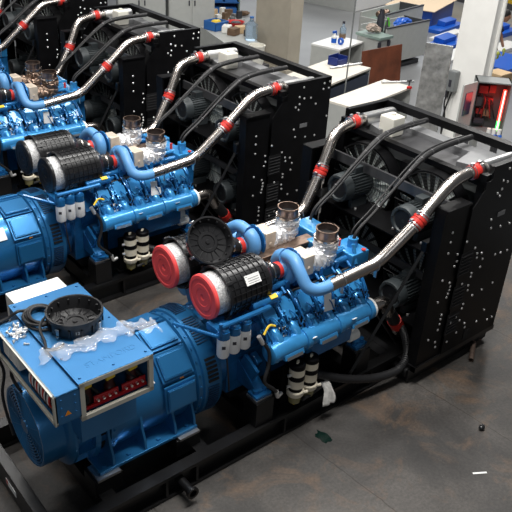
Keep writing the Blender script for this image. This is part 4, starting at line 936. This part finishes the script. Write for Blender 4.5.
# wrapped panel leaning at the column, switch box on it
m = MB(); m.box((0, 0, .93), (.46, .08, 1.86), None, .01); o = m.build('wrapped_panel', 'wrapg'); o.location = (10.48, 7.66, 0); o.rotation_euler = (math.radians(-3), 0, math.radians(-62)); tag(o, 'upright grey panel in shiny film leaning left of the white column', 'panel')
r = empty('switch_box', (10.465, 7.24, 1.36), 'grey socket box with black switches hung on the white column', 'switch box')
m = MB(); m.box((0, 0, .0), (.14, .17, .36), None, .03); m.build('switch_housing', 'mgrey', r); pbox('socket', r, (-.075, 0, -.03), (.01, .05, .12), 'ink'); pbox('mount_strip', r, (.06, .11, -.1), (.06, .05, .45), 'ink')
m = MB(); m.tube(spline([(0, .05, -.18), (-.03, .07, -.4), (.0, .03, -.7), (-.02, .05, -1.33)]), .014, 6); m.tube(spline([(0, -.02, -.18), (-.02, .03, -.45), (0, .06, -.7), (-.02, 0, -1.33)]), .014, 6); m.build('cable', 'rub', r)
# control cabinet with lit strip
r = empty('control_cabinet', (10.28, 6.36, .80), 'open grey control cabinet with red and green light strip at the right edge', 'control cabinet'); r.rotation_euler.z = math.radians(-48)
m = MB(); t = .02; W, D, H = .54, .36, .84
m.b2((-W/2, D/2-t, 0), (W/2, D/2, H)); m.b2((-W/2, -D/2, 0), (-W/2+t, D/2, H)); m.b2((W/2-t, -D/2, 0), (W/2, D/2, H)); m.b2((-W/2, -D/2, 0), (W/2, D/2, t)); m.b2((-W/2, -D/2, H-t), (W/2, D/2, H), .0); m.build('cabinet_shell', 'mgrey', r)
m = MB(); m.b2((-W/2, D/2-.3, -.78), (-W/2+.06, D/2, 0)); m.b2((W/2-.06, D/2-.3, -.78), (W/2, D/2, 0)); m.build('cabinet_leg', 'dgrey', r)
m = MB(); m.b2((-W/2+t, D/2-.06, t), (W/2-t, D/2-t, H-t)); m.build('mounting_plate', 'dgrey', r)
hd = Matrix.Rotation(math.radians(42), 3, 'Z'); hv = hd @ V((0, -1, 0)); hv = V((-.62, -.785, 0)); hn = V((.785, -.62, 0)); hp = V((-W/2, -D/2, 0))
def dbox(name, par, u, z, d, mt, off=0.):
    q = Matrix((hv, hn, V((0, 0, 1)))).transposed(); mb = MB(); mb.box(hp + hv*u + hn*off + V((0, 0, z)), d, q, .002); return mb.build(name, mt, par)
dr = dbox('cabinet_door', r, .20, H/2, (.38, .03, H), 'gpan'); dbox('door_window', dr, .21, H*.62, (.19, .012, .36), 'screen', .02); dbox('door_handle', dr, .26, H*.17, (.09, .02, .05), 'ink', .02)
for x, z, d, mt in ((-.12, .66, (.14, .1, .12), 'redd'), (.02, .68, (.10, .1, .12), 'redd'), (-.14, .46, (.12, .1, .14), 'dgrey'), (.0, .48, (.12, .1, .10), 'redd'), (-.12, .3, (.1, .1, .08), 'redd'), (.0, .28, (.1, .1, .1), 'woodd'), (-.1, .14, (.16, .1, .08), 'ink')): pbox('contactor', r, (x, D/2-.11, z), d, mt)
for k in range(5):
    m = MB(); m.tube(spline([(-.16+.06*k, D/2-.12, .62-.05*k), (-.1+.03*k, D/2-.2, .5), (-.14+.07*k, D/2-.14, .2)]), .01, 6); m.build('cable', 'redd' if k % 2 else 'rub', r)
ls = MB(); ls.box((.17, -D/2-.02, .50), (.055, .03, .50), None, .004); l0 = ls.build('light_strip', 'ledr', r); l0['label'] = 'glowing red light strip'
ls = MB(); ls.box((.17, -D/2-.038, .42), (.022, .012, .64), None, .002); ls.build('light_core', 'ledw', l0)
ls = MB(); ls.box((.17, -D/2-.02, .16), (.055, .03, .17), None, .004); ls.build('light_end', 'ledg', l0)
m = MB()
for k in range(3): m.cyl((.05+k*.08, -D/2-.06, .03), (.05+k*.08, -D/2-.06, .12), .035, n=10)
m.build('cable_gland', 'white', r)
m = MB()
for k in range(3): m.cyl((.07+k*.08, -D/2-.1, -.05), (.07+k*.08, -D/2-.07, .03), .035, n=10)
m.build('connector', 'blue', r)
# hanging cable
m = MB(); m.tube([(9.92, 9.17, .0), (9.96, 9.20, 3.0), (10.0, 9.22, 8)], .014, 8); o = m.build('hanging_cable', 'mgrey', loc=(9.95, 9.19, 0)); tag(o, 'thin grey cable hanging straight down in front of the benches', 'cable')
# left background: grey cupboards, work table with clutter
r = empty('steel_cupboard', (10.5, 15.05, 0), 'tall grey steel cupboard behind the third set, nearest the work table', 'cupboard', 'grey steel cupboards'); r.rotation_euler.z = math.radians(-25)
pbox('cupboard_body', r, (0, 0, 1.0), (1.1, .55, 2.0), 'gpan')
for x in (-.27, .27):
    d = pbox('cupboard_door', r, (x, -.285, 1.0), (.52, .02, 1.92), 'gpan'); pbox('door_handle', d, (x*.25, -.30, 1.25), (.03, .02, .12), 'ink')
r2 = copy_tree(r); r2.location = (9.43, 15.55, 0); r2['label'] = 'tall pale steel cupboard behind the third set, farther left of the pair'
tw = bench('work_table', (10.5, 13.38, 0), .8, 1.95, .78, -16, 'gpan', 'grey work table crowded with crates and bowls left of the concrete column', 'open', cat='table')
TZ = .782
def crate(c, d, rz, mt, label, cat='crate'):
    r = empty('plastic_crate', c, label, cat); r.rotation_euler.z = math.radians(rz); m = MB(); x, y, z = d; t = .015
    m.b2((-x/2, -y/2, 0), (x/2, y/2, t)); m.b2((-x/2, -y/2, 0), (-x/2+t, y/2, z)); m.b2((x/2-t, -y/2, 0), (x/2, y/2, z)); m.b2((-x/2, -y/2, 0), (x/2, -y/2+t, z)); m.b2((-x/2, y/2-t, 0), (x/2, y/2, z)); m.b2((-x/2-.015, -y/2-.015, z-.03), (x/2+.015, -y/2, z)); m.build('crate_shell', mt, r); return r
cr = crate((10.55, 14.06, TZ), (.42, .38, .2), 10, 'blueb', 'light blue plastic crate with yellow contents on the work table')
m = MB(); m.ball((0, 0, .06), .12, (1.1, .9, .55), 2); o = m.build('yellow_gloves', 'yellow', rough=.012); o.location = (10.55, 14.06, TZ+.10); tag(o, 'bundle of yellow gloves inside the light blue crate', 'gloves')
r = empty('red_bowl', (11.0, 13.88, TZ), 'red plastic bowl beside the light blue crate', 'bowl'); m = MB(); m.lathe((0, 0, 0), (0, 0, 1), [(0, 0), (0, .12), (.16, .2), (.17, .21), (.165, .19), (.02, .11), (.02, 0)], 24); m.build('bowl_shell', 'redb', r)
m = MB(); m.ball((0, 0, .04), .13, (1, 1, .4), 2); o = m.build('dark_fittings', 'dgrey', rough=.01); o.location = (11.0, 13.88, TZ+.09); tag(o, 'heap of dark fittings in the red bowl', 'fittings', kind='stuff')
for (x, y, a, mt, nm, lb) in ((10.58, 13.42, 20, 'woodd', 'brown_carton', 'small brown carton standing on the work table below the red bowl'), (10.86, 13.50, -10, 'card', 'brown_carton', 'light brown carton on the work table left of the water jug'), (10.60, 13.70, 40, 'white', 'white_bundle', 'white cloth bundle between the brown cartons')):
    thing_box(nm, (x, y, TZ), (.26, .2, .16), mt, a, lb, 'box' if 'carton' in nm else 'bundle', bev=.02)
m = MB(); m.lathe((0, 0, 0), (0, 0, 1), [(0, 0), (0, .05), (.12, .05), (.15, .02), (.18, .02), (.18, 0)], 14); o = m.build('ink_bottle', 'ink'); o.location = (10.78, 13.22, TZ); tag(o, 'small black bottle on the work table beside the light brown carton', 'bottle')
r = empty('water_jug', (10.66, 12.88, TZ), 'large clear blue water jug at the end of the work table', 'jug'); m = MB(); m.lathe((0, 0, 0), (0, 0, 1), [(0, 0), (0, .14), (.1, .145), (.34, .145), (.42, .05), (.48, .045), (.48, 0)], 24); m.build('jug_body', 'glass', r); m = MB(); m.cyl((0, 0, .48), (0, 0, .51), .05, n=14); m.build('jug_cap', 'blueb', r)
r = empty('paint_bucket', (10.15, 12.05, .0), 'white bucket with printed mark beside the concrete column', 'bucket'); m = MB(); m.lathe((0, 0, .52), (0, 0, 1), [(0, 0), (0, .15), (.36, .17), (.37, .18), (.40, .18), (.40, .16), (.02, .13), (.02, 0)], 28); m.build('bucket_body', 'tank', r); m = MB(); m.b2((-.2, -.2, 0), (.2, .2, .52)); m.build('bucket_stand', 'dgrey', r); m = MB(); m.cyl((-.12, -.11, .73), (-.125, -.115, .73), .05, n=16); m.build('bucket_mark', 'navy', r)
r = empty('parts_rack', (12.8, 17.1, 0), 'blue parts rack with open bins at the top edge', 'rack'); r.rotation_euler.z = math.radians(-30)
for z in (.3, .7, 1.1): pbox('shelf', r, (0, 0, z), (1.3, .5, .03), 'blueb')
for x in (-.64, .64): pbox('rack_post', r, (x, 0, .65), (.04, .5, 1.3), 'tray')
pbox('back_panel', r, (0, .25, .65), (1.3, .02, 1.3), 'navyb')
for k, (x, z) in enumerate(((-.4, .715), (0, .715), (.4, .715), (-.4, .315), (0, .315), (.4, .315))): 
    o = thing_box('parts_bin', (0, 0, 0), (.34, .36, .24), 'blueb', -30, 'open blue bin number row on the parts rack', 'bin', 'bins on the parts rack'); o.location = V((12.8, 17.1, 0)) + RZ(-30) @ V((x, -.08, z+.001)); o['label'] = ('%s blue bin on the %s shelf of the parts rack' % (('left', 'middle', 'right')[k % 3], ('upper', 'lower')[k//3]))
m = MB(); m.ball((0, 0, .05), .3, (1.3, .5, .2), 3); o = m.build('debris_heap', 'woodd', rough=.03); o.location = (14.3, 17.9, 0); tag(o, 'brown debris lying on the aisle floor right of the parts rack', 'debris', kind='stuff')
r = empty('parts_pile', (11.95, 15.7, 0), 'pallet of mixed white and brown parts beside the grey cupboard', 'pallet'); pbox('pallet_deck', r, (0, 0, .3), (.9, .9, .6), 'gpan')
rnd = random.Random(21)
for k in range(14):
    o = thing_box('metal_part', (11.6+.23*(k % 4), 15.38+.21*(k//4), .602), (rnd.uniform(.1, .17), rnd.uniform(.08, .14), rnd.uniform(.06, .22)), ('white', 'woodd', 'alud', 'dgrey', 'card')[k % 5], rnd.uniform(-12, 12), 'small loose part in the mixed heap beside the grey cupboard', 'part', 'mixed parts on the pallet', .01)

# person half hidden by the white column
def person(loc, rz):
    root = empty('person', loc, 'person in a dark shirt with work glove, bending behind the white column', 'person'); root.rotation_euler.z = math.radians(rz)
    def skin(name, verts, edges, rad, mt, par, sub=2):
        me = bpy.data.meshes.new(name); me.from_pydata(verts, edges, []); o = bpy.data.objects.new(name, me); COL.objects.link(o); o.parent = par
        md = o.modifiers.new('skin', 'SKIN'); 
        for i, r in enumerate(rad): me.skin_vertices[0].data[i].radius = (r, r) if not isinstance(r, tuple) else r
        me.skin_vertices[0].data[0].use_root = True
        md.use_smooth_shade = True; s_ = o.modifiers.new('sub', 'SUBSURF'); s_.levels = s_.render_levels = sub
        me.materials.append(M[mt]); return o
    # x forward
    Vt = [(0, 0, .92), (.08, 0, 1.12), (.20, 0, 1.34), (.27, 0, 1.44), (.34, 0, 1.50),           # pelvis..head base
          (.0, .10, .88), (.05, .11, .48), (-.02, .12, .08), (.14, .13, .03),
          (.0, -.10, .88), (.03, -.11, .48), (-.05, -.12, .08), (.11, -.13, .03),
          (.20, .19, 1.38), (.30, .23, 1.10), (.42, .20, .88), (.20, -.19, 1.38), (.32, -.23, 1.10), (.46, -.2, .88)]
    Ed = [(0, 1), (1, 2), (2, 3), (3, 4), (0, 5), (5, 6), (6, 7), (7, 8), (0, 9), (9, 10), (10, 11), (11, 12), (2, 13), (13, 14), (14, 15), (2, 16), (16, 17), (17, 18)]
    Rd = [(.14, .10), (.14, .10), (.15, .11), .06, .055, .09, .06, .045, .04, .09, .06, .045, .04, .06, .042, .03, .06, .042, .03]
    if True:
        me = None
    try:
        body = skin('body', Vt, Ed, Rd, 'skin', root)
    except Exception: 
        raise
    m = MB(); m.ball((.40, 0, 1.60), .11, (1.0, .82, 1.18), 3); m.ball((.51, 0, 1.585), .02, (1, .8, 1.2)); m.ball((.40, .09, 1.59), .025, (.6, .4, 1)); m.ball((.40, -.09, 1.59), .025, (.6, .4, 1)); m.build('head', 'skin', root)
    m = MB(); m.ball((.385, 0, 1.64), .118, (1.0, .88, .98), 3); m.build('hair', 'hair', root)
    m = MB(); m.tube(spline([(0, 0, .90), (.08, 0, 1.12), (.19, 0, 1.32), (.24, 0, 1.43)], 5), .17, 20, rr=[.165-.0*i for i in range(12)] + [.16, .15, .12, .08]); m.tube([(.20, .12, 1.38), (.21, .20, 1.36), (.27, .24, 1.20)], .075, 12); m.tube([(.20, -.12, 1.38), (.21, -.20, 1.36), (.27, -.24, 1.20)], .075, 12); m.build('shirt', 'shirt', root)
    m = MB()
    for s in (-1, 1): m.tube([(0, s*.09, .95), (.0, s*.1, .85), (.045, s*.115, .48), (-.03, s*.125, .08)], .1, 14, rr=[.12, .115, .085, .075])
    m.build('trousers', 'trous', root)
    for s, base in ((1, V((.43, .20, .86))), (-1, V((.47, -.2, .86)))):
        m = MB(); m.ball(base+V((.02, 0, -.04)), .05, (.7, 1, 1.1), 2)
        for k in range(4): m.tube([base+V((.02, (k-1.5)*.022, -.07)), base+V((.03, (k-1.5)*.024, -.12)), base+V((.015, (k-1.5)*.024, -.15-.01*(k in (1, 2)))) ], .011, 8)
        m.tube([base+V((.03, -s*.04, -.03)), base+V((.06, -s*.06, -.07)), base+V((.06, -s*.055, -.10))], .012, 8); m.build('work_glove', 'glove', root)
    for s in (-1, 1):
        m = MB(); m.box((.05, s*.125, .04), (.27, .10, .08), None, .03); m.build('shoe', 'ink', root)
person((14.95, 9.74, 0), -80)

# ================================================================== light
def area(name, loc, rot, sx, sy, p, col=(1, 1, 1)):
    l = bpy.data.lights.new(name, 'AREA'); l.shape = 'RECTANGLE'; l.size = sx; l.size_y = sy; l.energy = p; l.color = col
    o = bpy.data.objects.new(name, l); COL.objects.link(o); o.location = loc; o.rotation_euler = [math.radians(a) for a in rot]; return o
for x, y, p in ((2.4, 3.8, 430), (-1.5, 9, 160), (4.4, 2.9, 400), (5, 8, 330), (3, 12.5, 260), (8, 5, 260), (10.5, 11, 250), (16, 9, 380), (15, 17, 300), (22, 13, 520)):
    area('ceiling_lamp', (x, y, 8.5), (0, 0, 0), 3.0, .7, p, (1, .98, .95))
area('front_fill', (-3, -6, 7), (50, 0, -30), 8, 3, 150, (.92, .96, 1))  # unseen fill light added behind the camera to brighten the near sides
area('far_window', (24, 26, 5), (-78, 0, -43), 16, 5, 420, (.93, .97, 1))
pl_ = bpy.data.lights.new('strip_glow', 'POINT'); pl_.energy = 2.2; pl_.color = (1, .1, .06); pl_.shadow_soft_size = .1; po = bpy.data.objects.new('strip_glow', pl_); COL.objects.link(po); po.location = (10.22, 6.2, 1.32)
w = bpy.data.worlds.new('hall'); S.world = w; w.use_nodes = True
w.node_tree.nodes['Background'].inputs['Color'].default_value = (.75, .8, .86, 1); w.node_tree.nodes['Background'].inputs['Strength'].default_value = .10

# ================================================================== camera
R = ((0.7731684012763458, -0.6319005775363592, 0.0539655758516045), (-0.27956628372138115, -0.41596795229602224, -0.8653400231520963), (0.5692568104766036, 0.653966606771225, -0.4982713728021453))
cd = bpy.data.cameras.new('camera'); cam = bpy.data.objects.new('camera', cd); COL.objects.link(cam)
rm = Matrix((R[0], tuple(-v for v in R[1]), tuple(-v for v in R[2]))).transposed()
cam.matrix_world = Matrix.Translation((0, 0, 4.8)) @ rm.to_4x4()
cd.sensor_width = 36; cd.lens = 733.65/512*36; cd.clip_end = 200
S.camera = cam
S.view_settings.view_transform = 'Standard'; S.view_settings.look = 'None'; S.view_settings.exposure = 0; S.view_settings.gamma = 1; S.view_settings.use_curve_mapping = False
